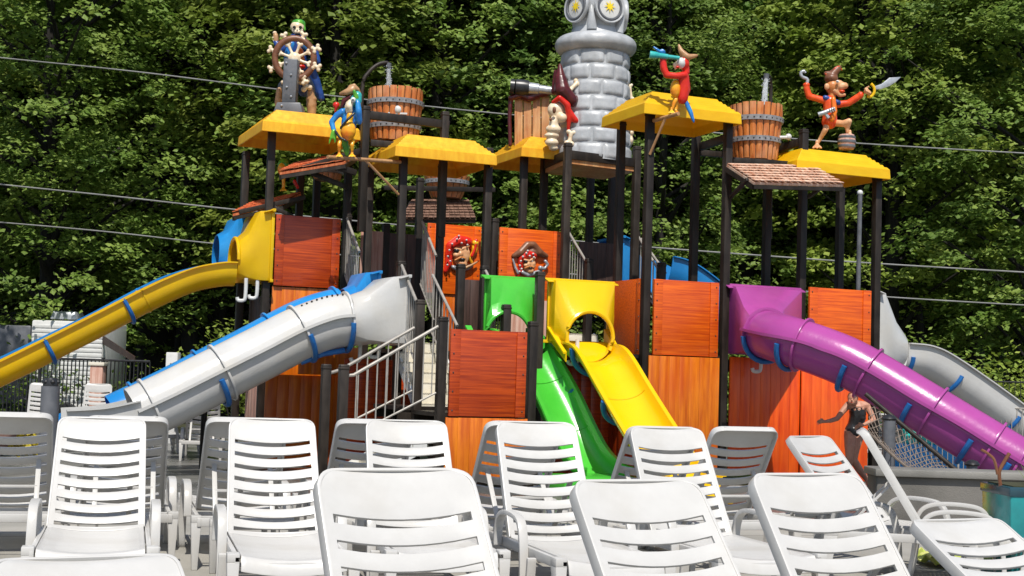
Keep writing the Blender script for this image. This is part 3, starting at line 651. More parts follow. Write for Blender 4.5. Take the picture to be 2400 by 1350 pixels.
def along(path, f):
    ls = [(path[i+1]-path[i]).length for i in range(len(path)-1)]; d = f*sum(ls)
    for i, l in enumerate(ls):
        if d <= l: return path[i].lerp(path[i+1], d/l), (path[i+1]-path[i]).normalized()
        d -= l
    return path[-1], (path[-1]-path[-2]).normalized()
def ringat(path, f, sec, w, mat, parent, name): 
    p, t = along(path, f); return MB().sweep([p-t*w/2, p+t*w/2], sec).build(name, mat, parent, bev=.008 if name == 'clamp' else .004)
def clamp(path, f, r, parent, a0=R(185), a1=R(355)):
    p, t = along(path, f); x = t.cross(V((0, 0, 1))).normalized(); y = x.cross(t); pts = [p+(x*cos(a0+(a1-a0)*i/16)+y*sin(a0+(a1-a0)*i/16))*(r+.05) for i in range(17)]
    return MB().tube(pts, .042, 8).build('clamp', M['clamp'], parent)
def hood(rect, cc, axis, r, mat, parent, fl=.09, lift=.0, thick=.02, open_bottom=False, name='hood', rz=1.0, boxy=.2):
    """rect: 4 world corners (bl, br, tr, tl); lofts to a circle centre cc, radius r, facing axis"""
    bl, br, tr, tl = map(V, rect); axis = V(axis).normalized(); x = axis.cross(V((0, 0, 1))).normalized()
    if (br-bl).dot(x) < 0: x = -x
    y = V((0, 0, 1)); c0 = (bl+br+tr+tl)/4; m = MB(); n = 32; X = (br-bl)/2; Y = (tl-bl)/2; A = []; B = []
    for i in range(n):
        a = 2*pi*i/n+pi/4; cx, cy = cos(a), sin(a); k = 1/max(abs(cx), abs(cy)); A.append(c0+X*cx*k+Y*cy*k); B.append(cc+x*r*cos(a)+y*r*rz*sin(a))
    rows = [A, [p.lerp(q, .18)+(c0-p)*0 for p, q in zip(A, B)], [p.lerp(q, .70) for p, q in zip(A, B)], B]
    d0 = V(cc)-c0
    rows[1] = [p+(q-p)*.04+axis*boxy for p, q in zip(A, B)]
    for rw in rows: m.v += rw
    for i in range(len(rows)-1):
        for j in range(n): m.f.append([i*n+j, i*n+(j+1) % n, (i+1)*n+(j+1) % n, (i+1)*n+j]); m.m.append(0)
    m.build(name, mat, parent, solid=thick, angle=28, bev=.006)
    f = MB(); ux, uy = X.normalized(), Y.normalized(); lx, ly = X.length, Y.length
    for (a, b_) in (((-lx-fl, ly), (lx+fl, ly)), ((-lx-fl, -ly), (lx+fl, -ly)), ((-lx, -ly), (-lx, ly)), ((lx, -ly), (lx, ly))):
        f.beam(c0+ux*a[0]+uy*a[1], c0+ux*b_[0]+uy*b_[1], .05 if a[1] == b_[1] else .05, .05, up=axis)
    top = c0+uy*(ly+.0); f.prism([top-ux*(lx+fl), top+ux*(lx+fl), top+ux*(lx+fl)+axis*.16-uy*.05, top-ux*(lx+fl)+axis*.16-uy*.05], uy*.02)
    for k in range(4):
        q = top+ux*(-lx*.75+lx*.5*k)+axis*.16-uy*.04; f.beam(q, q-uy*.05+axis*.005, .03, .012, up=axis, mi=1)
    f.build('flange', [mat, M['black']], parent, bev=.003)
def rect_v(px0, px1, yt, yb, v):   # rectangle on a v plane
    u0, z1 = uz(px0, yt, v); u1 = uz(px1, yt, v)[0]; z0 = uz(px0, yb, v)[1]; return [L(u0, v, z0), L(u1, v, z0), L(u1, v, z1), L(u0, v, z1)]
def rect_u(u, v0, v1, z0, z1): return [L(u, v0, z0), L(u, v1, z0), L(u, v1, z1), L(u, v0, z1)]
DV = (L(0, -1, 0)-L(0, 0, 0)); DU = (L(1, 0, 0)-L(0, 0, 0))
# front slides: rims traced on the plane of their right rim
def front_slide(name, label, mat, ur, rim, hc, hr, rect, wing=True, r=.40, Ys=None):
    root = thing(name, label, 'water slide', L(ur, -1, FLOOR))
    pts = []
    for (px, py) in rim: v, z = vz(px, py, ur); pts.append((v, z))
    path = catmull([L(ur-r-.05, v, z) for v, z in pts], 7)
    if Ys:
        rp = [onY(px, py, Ys[0]+(Ys[1]-Ys[0])*(px-rim[0][0])/(rim[-1][0]-rim[0][0])) for px, py in rim]; dd = rp[-1]-rp[0]; nn = V((dd.y, -dd.x, 0)).normalized()
        path = catmull([q+nn*(r+.05) for q in rp], 7)
    prof = [(-r-.07, .0), (-r, .0)]+[(-r*cos(pi*i/14)**1, -.30*sin(pi*i/14)**.75) for i in range(15)][1:-1]+[(r, 0), (r+.07, 0), (r+.07, -.03), (r+.012, -.03)]+[(-(r+.012)*cos(pi-pi*i/14), -.325*sin(pi*i/14)**.75) for i in range(1, 14)]+[(-r-.012, -.03), (-r-.07, -.03)]
    MB().sweep(path, prof).build('chute', mat, root, angle=35)
    for f in (.36, .66): 
        p, t = along(path, f); x = t.cross(V((0, 0, 1))).normalized(); y = x.cross(t)
        MB().tube([p+x*(-r*cos(pi*i/14))*.985+y*(-.30*sin(pi*i/14)**.75+.004) for i in range(1, 14)], .007, 5).build('seam', M['whitep'] if f < 0 else mat, root)
    if hc:
        c = L(*hc); hood(rect, c, DV, hr, mat, root)
        m = MB(); m.tube([c+DU*hr*cos(a)+V((0, 0, hr*sin(a))) for a in [R(-30+240*i/24) for i in range(25)]], .035, 8); m.build('hoop', mat, root)
        if wing:
            for sg in (-1, 1):
                w = MB(); e = hc[0]+sg*(r+.05)
                w.prism([L(e, hc[1]+.42, hc[2]+.12), L(e+sg*.1, hc[1]+.42, hc[2]+.12), L(e+sg*.06, hc[1]-.12, hc[2]-.28), L(e, hc[1]-.12, hc[2]-.28)], (0, 0, .03))
                w.prism([L(e, hc[1]+.42, hc[2]+.13), L(e, hc[1]-.12, hc[2]-.27), L(e, hc[1]-.12, hc[2]-.40), L(e, hc[1]+.42, hc[2]-.1)], DU*.02*sg)
                w.build('side_wing', mat, root)
    return root, path
uyc = uz(1383, 790, .75)[0]; zyc = uz(1383, 790, .75)[1]
ys, yp = front_slide('open_slide', 'open bright yellow body slide with round arch running down towards the viewer', M['yel'], uyc+.45, [(1438, 805), (1462, 812), (1485, 838), (1530, 912), (1588, 1003), (1634, 1072), (1668, 1104), (1700, 1112)], (uyc, .75, zyc), .40, rect_v(1288, 1428, 655, 800, 1.22))
ugc = uz(1192, 787, 1.3)[0]; zgc = uz(1192, 787, 1.3)[1]
gs, gp = front_slide('open_slide', 'open bright green body slide with round arch behind the front platform', M['green'], ugc+.45, [(1246, 775), (1266, 780), (1300, 815), (1354, 908), (1398, 1000), (1426, 1052), (1458, 1084), (1480, 1094)], (ugc, 1.3, zgc), .38, rect_v(1140, 1252, 648, 800, 1.75), r=.42, Ys=(22.6, 20.9))
b = MB(); p = gp[-1]; b.box((p.x-.25, p.y-.05, (p.z+FLOOR)/2-.06), (1.3, .9, abs(p.z-FLOOR)-.12), RL); b.build('foot_box', M['green'], gs, bev=.03)
b = MB(); p = yp[-1]; b.box((p.x-.1, p.y, (p.z+FLOOR)/2-.1), (1.0, .7, .12), RL); b.build('foot_box', M['yel'], ys, bev=.03)
for (pth, rt_) in ((yp, ys), (gp, gs)): 
    for f in (.1, .45): clamp([q-V((0, 0, .02)) for q in pth], f, .40, rt_)
# white closed tube slide to the left
def tube_slide(name, label, mat, path, r, joints, clamps, hoodargs=None, lips=True, r0=None, cat='water slide', a_from=0):
    root = thing(name, label, cat, (path[-1].x, path[-1].y, FLOOR)); n = len(path)
    MB().sweep(path, arc_sec(r, 0, 2*pi-1e-3, .02, 36)).build('tube', mat, root, angle=40)
    for sg in ((0, pi) if lips else ()):
        a = sg+R(8)*(1 if sg == 0 else -1); MB().sweep(path, [((r+.015)*cos(a), (r+.015)*sin(a)-.02), ((r+.10)*cos(a), (r+.10)*sin(a)-.02), ((r+.10)*cos(a), (r+.10)*sin(a)+.025), ((r+.015)*cos(a), (r+.015)*sin(a)+.025)]).build('seam_flange', mat, root)
    for f in joints: ringat(path, f, arc_sec(r+.01, 0, 2*pi-1e-3, .06, 32), .035, mat, root, 'joint_ring')
    for f in clamps: clamp(path, f, r+.02, root)
    if hoodargs: hood(*hoodargs, mat, root)
    return root
def pathv(pts, v, n=6): return catmull([onv(px, py, v) for px, py in pts], n)
wu = uz(930, 700, 2.5)[0]; zc = uz(812, 752, 2.4)[1]; cW = onv(814, 752, 2.4)
wp = pathv([(814, 752), (770, 757), (700, 783), (610, 829), (500, 884), (400, 934), (318, 972)], 2.4)
zw1 = uz(930, 652, 2.5)[1]; zw0 = uz(930, 806, 2.5)[1]
ws = tube_slide('tube_slide', 'white closed tube slide running down to the left from the central tower', M['white'], wp, .40, (.005, .22, .60, .93), (.64,), (rect_u(wu, 1.95, 3.05, zw0, zw1), cW, -DU, .40))
m = MB(); pA, tA = along(wp, .22); pB, tB = along(wp, .0)
m.tube([along(wp, f)[0]+V((.02, -.10, -.46)) for f in (.01, .11, .215)], .045, 8); m.build('support_bar', M['clamp'], ws)
clamp(wp, .01, .42, ws); clamp(wp, .215, .42, ws)
bp_ = catmull([wp[-2]-V((0, 0, 0)), wp[-1]+(wp[-1]-wp[-2])*.6+V((0, 0, .02)), onv(240, 986, 2.4), onv(150, 992, 2.4)], 6)
MB().sweep([q+V((0, 0, .0)) for q in bp_], usec(.40, .21)).build('run_out', M['white'], ws, angle=35)
# bolts along the flange rim
m = MB()
for i in range(9): q = along(wp, .02+.024*i)[0]; m.sph(q+V((.0, -.16, .41)), .018, 6)
m.build('bolt', M['black'], ws)
bwp = pathv([(800, 728), (745, 742), (690, 764), (600, 812), (480, 875), (380, 927), (270, 980)], 3.5)
bs = tube_slide('tube_slide', 'blue closed tube slide just behind the white one', M['blue'], bwp, .36, (.02, .30, .62, .9), (), (rect_u(uz(872, 650, 3.5)[0], 3.1, 4.0, uz(872, 780, 3.5)[1], uz(850, 640, 3.5)[1]), bwp[0], -DU, .36))
MB().sweep(catmull([bwp[-2], bwp[-1], onv(200, 978, 3.5), onv(140, 992, 3.5)], 6), usec(.36, .12)).build('run_out', M['blue'], bs, angle=35)
# yellow open slide to the far left, blue twin behind
def side_flume(name, label, mat, pts, v, r, h, hoodr, clamps):
    path = pathv(pts, v); root = thing(name, label, 'water slide', (path[-1].x, path[-1].y, FLOOR)); flume(path, r, h, mat, root)
    for f in clamps: 
        p, t = along(path, f); x = t.cross(V((0, 0, 1))).normalized(); y = x.cross(t)
        MB().tube([p+x*(r+.05)*cos(a)+y*((r+.05)*sin(a)+(h if abs(sin(a)) < .01 else 0)) for a in [R(180+180*i/14) for i in range(15)]], .036, 8).build('clamp', M['clamp'], root)
    ringat(path, .30, [(q[0]*1.04, q[1]*1.06) for q in usec(r, h)], .03, mat, root, 'joint_ring')
    if hoodr: hood(*hoodr, mat, root)
    return root, path
yu = uz(618, 560, 5.4)[0]
c5 = onv(548, 612, 5.2)
ylr, ylp = side_flume('open_slide', 'open yellow slide running down to the left edge from the left tower', M['yel2'], [(548, 634), (518, 634), (460, 644), (405, 664), (340, 694), (232, 750), (60, 836), (-60, 893), (-180, 950)], 5.05, .25, .13, None, (.62, .36, .83))
hood(rect_u(yu, 4.75, 5.95, uz(618, 662, 5.3)[1], uz(618, 500, 5.3)[1]), c5, -DU, .38, M['yel2'], ylr)
MB().tube([c5+V((0, 0, .40*sin(a)))+DV*.40*cos(a) for a in [R(180*i/20) for i in range(21)]], .03, 8).build('hoop', M['yel2'], ylr)
blr, blp = side_flume('open_slide', 'open blue slide just behind the far left yellow one', M['blue'], [(540, 628), (500, 634), (440, 646), (390, 662), (320, 696), (215, 752), (50, 832), (-60, 885), (-160, 932)], 6.2, .24, .12, None, ())
c6 = onv(505, 595, 6.3); hood(rect_u(uz(575, 560, 6.3)[0], 5.9, 6.9, uz(575, 650, 6.3)[1], uz(565, 510, 6.3)[1]), c6, -DU, .34, M['blue'], blr)
# purple tube
pc = [(1792, 783, 22.55), (1850, 799, 21.9), (1930, 826, 21.6), (2000, 856, 21.4), (2100, 914, 21.15), (2200, 975, 20.9), (2300, 1036, 20.7), (2420, 1108, 20.45)]
pp = catmull([onY(*a) for a in pc], 6)
pr_ = tube_slide('tube_slide', 'shiny purple closed tube slide running down to the right edge', M['purple'], pp, .365, (.01, .2, .43, .66, .86, .95), (.02, .17, .37, .60, .80, .93), (rect_v(1708, 1866, 668, 826, 1.22), pp[0], (pp[1]-pp[0]).normalized()*.5+DV*.5, .38))
# white open slide at right
wr = pathv([(2100, 832), (2150, 838), (2200, 862), (2300, 930), (2400, 1003), (2500, 1075)], 1.9); wrr = thing('open_slide', 'open white slide running down behind the purple tube at right', 'water slide', (wr[-1].x, wr[-1].y, FLOOR))
flume(wr, .34, .22, M['white'], wrr); 
for f in (.02, .28, .62): clamp(wr, f, .33, wrr)
hood(rect_u(ui+.06, 1.3, 2.4, uz(2062, 850, 1.9)[1], uz(2062, 690, 1.9)[1]), wr[0]+V((0, 0, .1)), DU, .36, M['white'], wrr)
# blue slide far behind
fb = pathv([(1545, 632), (1575, 640), (1610, 660), (1660, 700), (1720, 760)], 6.5); fr = thing('open_slide', 'bright blue slide far behind between the two right towers', 'water slide', (fb[-1].x, fb[-1].y, FLOOR)); flume(fb, .5, .25, M['blue'], fr)
hood(rect_u(uz(1432, 600, 6.5)[0], 6, 7, uz(1432, 668, 6.5)[1], uz(1432, 560, 6.5)[1]), onv(1490, 640, 6.5), DU, .4, M['blue'], fr)
# ------------------------------------------------------------------ lighthouse
lc = L((t1+t3)/2+.02, 4.7, zp); lR = 96*lc.y/FPX
for _ in range(3):
    q = onY(1389, 360, lc.y); lc = V((q.x, lc.y, zp))
LH = thing('stone_tower', 'grey painted stone lighthouse tower with goggle eyed head and skull reliefs', 'tower', lc)
def zat(py, Y=lc.y, px=1389): return onY(px, py, Y).z
zb, ztp = zp+.0, zat(128)
rad = lambda z: lR*(.97-.13*(z-zb)/(ztp-zb))
m = MB(); m.lathe((lc.x, lc.y, 0), [(rad(zb+(ztp-zb)*i/10)*.96, zb+(ztp-zb)*i/10) for i in range(11)], 40); NR = 7; rh = (ztp-zb)/NR
rnd = random.Random(4)
for i in range(NR):
    n = 9; off = (i % 2)*.5+rnd.random()*.12; z0 = zb+i*rh
    cuts = [(k+off+rnd.uniform(-.1, .1))*2*pi/n for k in range(n)]
    for k in range(n):
        a0, a1 = cuts[k]+.022, (cuts[(k+1) % n]+(2*pi if k == n-1 else 0))-.022; ki = len(m.v); G, H = 10, 6
        for gy in range(H+1):
            for gx in range(G+1):
                x, y = -1+2*gx/G, -1+2*gy/H; x = x*(1.25-.25*x*x); y = y*(1.25-.25*y*y); bl = (max(0, 1-abs(x)**7)*max(0, 1-abs(y)**5))**.5
                z = z0+rh*(.5+.46*y); a = (a0+a1)/2+(a1-a0)/2*x; r = rad(z)*.955+.034*bl+.014*noise.noise(V((a*5, z*6, i)))*bl
                m.v.append(V((lc.x+r*cos(a), lc.y+r*sin(a), z)))
        for gy in range(H):
            for gx in range(G): q = ki+gy*(G+1)+gx; m.f.append([q, q+1, q+G+2, q+G+1]); m.m.append(0)
m.build('stone_wall', M['stone'], LH, fix=False, angle=60)
m = MB(); rt_ = 97*lc.y/FPX; ztt = zat(92); zm = (ztp+ztt)/2; hh = (ztt-ztp)/2*1.15
prof = [(rad(ztp)*.9, zm-hh)]+[(rt_-hh*1.1+hh*1.1*cos(a), zm+hh*sin(a)) for a in [R(-90+180*i/12) for i in range(13)]]+[(62*lc.y/FPX, ztt+.03), (60*lc.y/FPX, ztt+.06), (58*lc.y/FPX, zat(72))]
m.lathe((lc.x, lc.y, 0), prof, 40); m.build('ledge', M['stone'], LH, angle=50)
rh_ = 58*lc.y/FPX; hz0, hz1 = zat(74), zat(-70); m = MB()
m.lathe((lc.x, lc.y, 0), [(rh_*(.96+.06*sin(pi*i/10)), hz0+(hz1-hz0)*i/10) for i in range(11)]+[(rh_*.6, hz1+.2), (.02, hz1+.28)], 40)
def onhead(ang, z, out=0): return V((lc.x+(rh_+out)*sin(ang), lc.y-(rh_+out)*cos(ang), z))
EY = [(R(24), zat(30)), (R(-50), zat(27)), (R(98), zat(33))]
for (ang, z) in EY:
    c0 = onhead(ang, z, -.03); nrm = V((sin(ang), -cos(ang), 0)); rot = nrm.to_track_quat('Z', 'Y').to_matrix()
    m.lathe(c0, [(.26, 0), (.30, .05), (.315, .10), (.30, .125), (.262, .11)], 30, rot, cap=False)
for ang in (R(-13), R(61)):
    m.tube([onhead(ang, EY[0][1]-.42, .0), onhead(ang, EY[0][1]-.15, .05), onhead(ang, EY[0][1]+.02, .03)], [.10, .07, .03], 8)
m.build('head', M['stone'], LH, angle=50)
for (ang, z) in EY[:3]:
    nrm = V((sin(ang), -cos(ang), 0)); rot = nrm.to_track_quat('Z', 'Y').to_matrix(); c0 = onhead(ang, z, .0)
    o = MB().lathe(c0, [(.24, .0), (.262, .075), (.25, .10), (.222, .095), (.215, .07)], 30, rot, cap=False).build('lens_ring', M['iron'], LH)
    o = MB().lathe(c0, [(.222, .03), (.218, .055), (.0, .07)], 30, rot).build('lens', M['whitep'], LH)
    st = MB()
    x, y = rot @ V((1, 0, 0)), rot @ V((0, 1, 0)); pts = [c0+nrm*.078+(x*cos(a)+y*sin(a))*(.12 if i % 2 == 0 else .045) for i, a in enumerate([2*pi*k/16 for k in range(16)])]
    st.prism(pts, nrm*.004); st.build('star', pmat('yellow_star_paint', (.85, .62, .01)) if ang == EY[0][0] else bpy.data.materials['yellow_star_paint'], o)

def blob(name, mat, prims, parent, vox=.018, sm=2):
    m = MB()
    for p in prims:
        if p[0] == 's': m.sph(p[1], p[2], 14)
        else: m.limb(p[1], p[2], 10)
    return m.build(name, mat, parent, remesh=vox, sm=sm, angle=70)
class Fig:
    def __init__(s, Y): s.Y = Y; s.k = Y/FPX
    def q(s, px, py, d=0): return onY(px, py, s.Y+d)
    def S(s, px, py, r, d=0): 
        return ('s', s.q(px, py, d), tuple(x*s.k for x in r) if isinstance(r, tuple) else r*s.k)
    def Lm(s, pts, rs): return ('l', [s.q(*p) for p in pts], [r*s.k for r in rs])
def bone(name, a, b, r, parent, k=1.45, mat='bone'):
    a, b = V(a), V(b); d = (b-a).normalized(); x = d.cross(V((0, 1, 0))).normalized(); m = MB(); m.tube([a, a.lerp(b, .5), b], [r*1.15, r*.85, r*1.15], 8)
    for e in (a, b):
        for sg in (-1, 1): m.sph(e+x*r*1.1*sg, r*k*.75, 10)
    return m.build(name, M[mat], parent, remesh=.012, sm=1, angle=70)
# skull relief on the left of the tower and one on the right
F = Fig(lc.y-lR*.72)
blob('hat', M['maroon'], [F.Lm([(1312, 152, 0), (1314, 185, -.05), (1318, 212, -.08)], [4, 15, 20]), F.Lm([(1302, 168, .05), (1300, 215, .02)], [5, 9]), F.Lm([(1318, 212, -.08), (1340, 236, -.05), (1364, 228, .12)], [20, 15, 3])], LH)
blob('bandana', M['red'], [F.Lm([(1296, 240, -.05), (1312, 229, -.14), (1330, 246, -.12), (1334, 275, -.08), (1331, 318, -.02)], [5, 7, 8, 7, 2.5]), F.Lm([(1334, 262, -.08), (1348, 282, -.04), (1361, 292, .05)], [8, 8, 3])], LH)
m = [F.S(1303, 258, (21, 16, 21), .0), F.S(1316, 276, (14, 12, 12), -.08), F.S(1298, 290, (12, 14, 19), -.04), F.S(1297, 303, (19, 15, 12), -.05), F.S(1293, 318, (19, 14, 7.5), -.03), F.S(1293, 334, (17, 13, 10), -.03), F.S(1297, 347, (12, 10, 7), 0)]
blob('skull', M['bone'], m, LH)
blob('eye_socket', M['brown'], [F.S(1299, 258, (5, 4, 9), -.20), F.S(1291, 280, (3.5, 4, 6), -.16)], LH)
bone('bone', F.q(1332, 214, -.1), F.q(1354, 194, .02), .045, LH); bone('bone', F.q(1334, 336, -.06), F.q(1339, 310, -.04), .045, LH)
F = Fig(lc.y-.1)
blob('skull', M['bone'], [F.S(1478, 330, (7, 12, 12)), F.S(1480, 312, (6, 10, 8))], LH); blob('bandana', M['red'], [F.Lm([(1476, 285, 0), (1480, 300, 0), (1482, 315, 0)], [6, 5, 3])], LH); bone('bone', F.q(1476, 200), F.q(1480, 232), .03, LH); blob('hat', M['maroon'], [F.Lm([(1478, 232, 0), (1474, 246, 0)], [4, 7])], LH)
# wooden sign with telescope
sg = F = Fig(lc.y+.1)
SG = thing('wooden_sign', 'upright plank sign with dark red drape left of the stone tower', 'sign', F.q(1240, 345))
m = MB()
for i in range(4):
    a, b_ = 1206+i*21, 1225+i*21; m.prism([F.q(a, 222+i, 0), F.q(b_, 222+i, 0), F.q(b_, 352, 0), F.q(a, 350, 0)], (0, .06, 0))
m.build('board', M['board'], SG, bev=.01)
blob('drape', M['maroon'], [F.Lm([(1197, 232, -.03), (1194, 280, -.03), (1196, 340, -.03)], [6, 5, 5]), F.Lm([(1197, 230, -.05), (1220, 222, -.06), (1240, 230, -.06), (1262, 222, -.06), (1290, 216, -.05)], [7, 9, 10, 8, 8])], SG)
TS = thing('telescope', 'grey telescope with black end resting on the drape of the plank sign', 'telescope', F.q(1240, 215))
MB().tube([F.q(1222, 206, -.1), F.q(1262, 209, -.1), F.q(1264, 209, -.1), F.q(1296, 213, -.1)], [.125, .105, .085, .075], 18).build('barrel_tube', M['silver'], TS)
MB().tube([F.q(1205, 204, -.1), F.q(1209, 204, -.1), F.q(1226, 206, -.1), F.q(1240, 207, -.1)], [.10, .15, .16, .14], 18).build('eyepiece', M['black'], TS)
MB().tube([F.q(1196, 203, -.1), F.q(1206, 204, -.1)], [.15, .15], 18).build('lens_cap', M['black'], TS)

# ------------------------------------------------------------------ tipping buckets
def bucket(px, ytop, ybot, wtop, wbot, v, label, bands=(.3, .7), ns=22, mat='barrel', plate=None):
    u, _ = uz(px, ytop, v); p = onv(px, ytop, v); q = onv(px, ybot, v); k = p.y/FPX; R0, R1 = wbot*k/2, wtop*k/2; zb, zt = q.z, p.z; h = zt-zb
    root = thing('tipping_bucket', label, 'bucket', (p.x, p.y, zb)); m = MB(); rnd = random.Random(int(px))
    core = MB(); core.lathe((p.x, p.y, 0), [(R0*.94, zb+.01), (R1*.94, zt-.06), (R1*.85, zt-.06), (R0*.85, zb+.08)], 32)
    for i in range(ns):
        w_ = 2*pi/ns; a0, a1 = i*w_+.02, (i+1)*w_-.02; zj0, zj1 = zb+rnd.random()*.03, zt-rnd.random()*.025; k0 = len(m.v); G, H = 4, 8
        for gy in range(H+1):
            for gx in range(G+1):
                x, y = -1+2*gx/G, gy/H; bl = (1-abs(x)**4)*min(1, 8*y+.0)*min(1, 8*(1-y)); z = zj0+(zj1-zj0)*y; r = (R0+(R1-R0)*y)*.97+.016*bl**.5; a = (a0+a1)/2+(a1-a0)/2*x
                m.v.append(V((p.x+r*cos(a), p.y+r*sin(a), z)))
        for gy in range(H):
            for gx in range(G): qk = k0+gy*(G+1)+gx; m.f.append([qk, qk+1, qk+G+2, qk+G+1]); m.m.append(0)
    core.build('liner', M['brown'], root); m.build('staves', M[mat], root, fix=False, angle=60)
    for f in bands:
        r = (R0+(R1-R0)*f)+.012; z = zb+h*f; b = MB(); b.lathe((p.x, p.y, 0), [(r-.01, z-.045), (r+.018, z-.042), (r+.022, z+.042), (r-.01, z+.045)], 36, cap=False)
        for i in range(28): a = 2*pi*i/28; b.sph((p.x+(r+.02)*cos(a), p.y+(r+.02)*sin(a), z), .014, 6, mi=1)
        b.build('hoop', [M['band'], M['black']], root)
    if plate: 
        c0 = onv(*plate, v)-V((0, R1*.93, 0)); b = MB(); b.sph(c0, (.07, .05, .08), 12); b.box(c0-V((0, 0, .07)), (.34, .03, .03)); b.build('pivot_plate', M['whitep'], root)
    return root, p, R1
bk1, p1, r1 = bucket(928, 210, 336, 132, 112, 4.9, 'big wooden staved tipping bucket behind the blue parrot', (.28, .72), plate=(937, 268))
bk2, p2, r2 = bucket(1772, 248, 380, 128, 104, 1.9, 'big wooden staved tipping bucket beside the monkey pirate', (.36, .72), mat='barrel')
bucket(768, 388, 424, 74, 60, 6.0, 'small tipping bucket half hidden under the left shingle awning', (.6,), ns=14)
bucket(1048, 412, 468, 112, 70, 9.4, 'shaded tipping bucket far behind the central roof', (.7,), ns=16)
def wmat():
    m = bpy.data.materials.new('falling_water'); m.use_nodes = True; b = m.node_tree.nodes['Principled BSDF']; b.inputs['Base Color'].default_value = (.86, .9, .93, 1); b.inputs['Roughness'].default_value = .15; b.inputs['Transmission Weight'].default_value = .45; b.inputs['IOR'].default_value = 1.33
    t = m.node_tree; n = _n(t, 'ShaderNodeTexNoise'); n.inputs['Scale'].default_value = 60; bn = _n(t, 'ShaderNodeBump'); bn.inputs['Distance'].default_value = .02; t.links.new(n.outputs[0], bn.inputs['Height']); t.links.new(bn.outputs[0], b.inputs['Normal']); return m
M['water'] = wmat()
def jet(pts, r, label):
    root = thing('water_jet', label, 'water', pts[-1]); m = MB(); rnd = random.Random(1)
    m.tube(pts, r, 10)
    for i in range(60): t = rnd.random(); p = V(pts[0]).lerp(V(pts[-1]), t)+V((rnd.gauss(0, .035), rnd.gauss(0, .035), 0)); m.sph(p, .006+rnd.random()*.012, 6)
    m.build('water', M['water'], root)
    return root
pipe1 = catmull([onv(842, 520, 4.9), onv(847, 300, 4.9), onv(850, 200, 4.9), onv(864, 170, 4.9), onv(885, 152, 4.9), onv(905, 147, 4.9), onv(911, 152, 4.9)], 8)
wpq = thing('water_pipe', 'curved dark water pipe arching over the left tipping bucket', 'pipe', pipe1[0]); MB().tube(pipe1, .036, 12).build('pipe', M['post'], wpq); MB().tube([pipe1[-1]+V((0, 0, .03)), pipe1[-1]-V((0, 0, .05))], .05, 12).build('nozzle', M['iron'], wpq)
jet([onv(911, 155, 4.9), onv(911, 180, 4.9), onv(912, 212, 4.9)], [.035, .04, .055], 'stream of water falling into the left tipping bucket')
pq = catmull([onv(1805, 560, 3.1), onv(1806, 330, 3.1), onv(1806, 200, 3.1), onv(1803, 180, 2.8), onv(1796, 177, 2.4)], 8)
wpq = thing('water_pipe', 'upright dark water pipe behind the right tipping bucket', 'pipe', pq[0]); MB().tube(pq, .036, 12).build('pipe', M['post'], wpq); MB().tube([pq[-1]+V((0, 0, .03)), pq[-1]-V((0, 0, .06))], .05, 12).build('nozzle', M['iron'], wpq)
jet([onv(1796, 184, 2.4), onv(1793, 215, 2.3), onv(1791, 250, 2.2)], [.04, .05, .06], 'stream of water falling into the right tipping bucket')
bp2 = MB().tube([onv(1826, 322, 1.6), onv(1850, 322, 1.6)], .03, 8).sph(onv(1848, 321, 1.6), .06, 10).build('valve', M['whitep'], PS)

# ------------------------------------------------------------------ statues
# skeleton helmsman and wheel on the left roof
r1u, r1v, r1z, r1t = RF[1]; Yw = onv(675, 275, r1v+.6).y
F = Fig(Yw); PD = thing('ship_wheel', 'ship wheel of bone spokes on a dark grey pillar above the left roof', 'ship wheel', F.q(675, 278))
def slab(poly, d0, th): return [F.q(x, y, d0) for x, y in poly], V((0, th, 0))
m = MB(); m.prism(*slab([(665, 136), (698, 138), (692, 240), (660, 240)], .0, .28)); m.build('pillar', M['iron'], PD, bev=.02)
m = MB(); m.prism(*slab([(649, 239), (704, 240), (713, 282), (633, 280)], -.06, .42)); m.build('pillar_foot', M['iron'], PD, bev=.02)
m = MB()
for (x, y) in ((671, 147), (682, 175), (672, 204), (682, 226), (660, 247), (664, 268)): m.sph(F.q(x, y, -.01 if y < 240 else -.07), .022, 8)
m.build('bolt', M['silver'], PD)
wc = F.q(690, 137, .34); k = F.k; m = MB(); m.tube([wc+V((sin(a)*46*k, .04*sin(a), cos(a)*49*k)) for a in [2*pi*i/40 for i in range(41)]], .058, 10, cap=False); m.build('rim', M['brown'], PD)
for i in range(8):
    a = 2*pi*(i+.42)/8; d = V((sin(a), 0, cos(a))); bone('spoke', wc+d*7*k, wc+d*38*k, .030, PD); bone('handle', wc+d*50*k, wc+d*64*k, .036, PD)
blob('hub', M['bone'], [('s', wc, (.12, .08, .12))], PD)
SK = thing('skeleton_statue', 'skeleton pirate statue in blue coat and green kerchief steering the ship wheel', 'statue', F.q(725, 276, .8))
D = .75
blob('skull', M['bone'], [F.S(697, 64, (18, 16, 16), D), F.S(690, 72, (7, 6, 6), D-.12), F.S(705, 72, (7, 6, 6), D-.12), F.S(698, 76, (9, 9, 6), D-.12), F.S(698, 86, (10, 9, 4), D-.08)], SK)
m = MB(); 
for (x, y, a, b_) in ((690, 64, 4.2, 3.6), (704, 64, 4.2, 3.6), (697, 71, 2, 2), (698, 80, 7, 3)): m.sph(F.q(x, y, D-.155 if y < 78 else D-.14), (a*k, .05, b_*k), 10)
m.build('eye_socket', M['black'], SK)
blob('kerchief', M['sgreen'], [F.S(700, 56, (18, 17, 12), D+.03), F.Lm([(711, 60, D), (714, 70, D)], [5, 4])], SK)
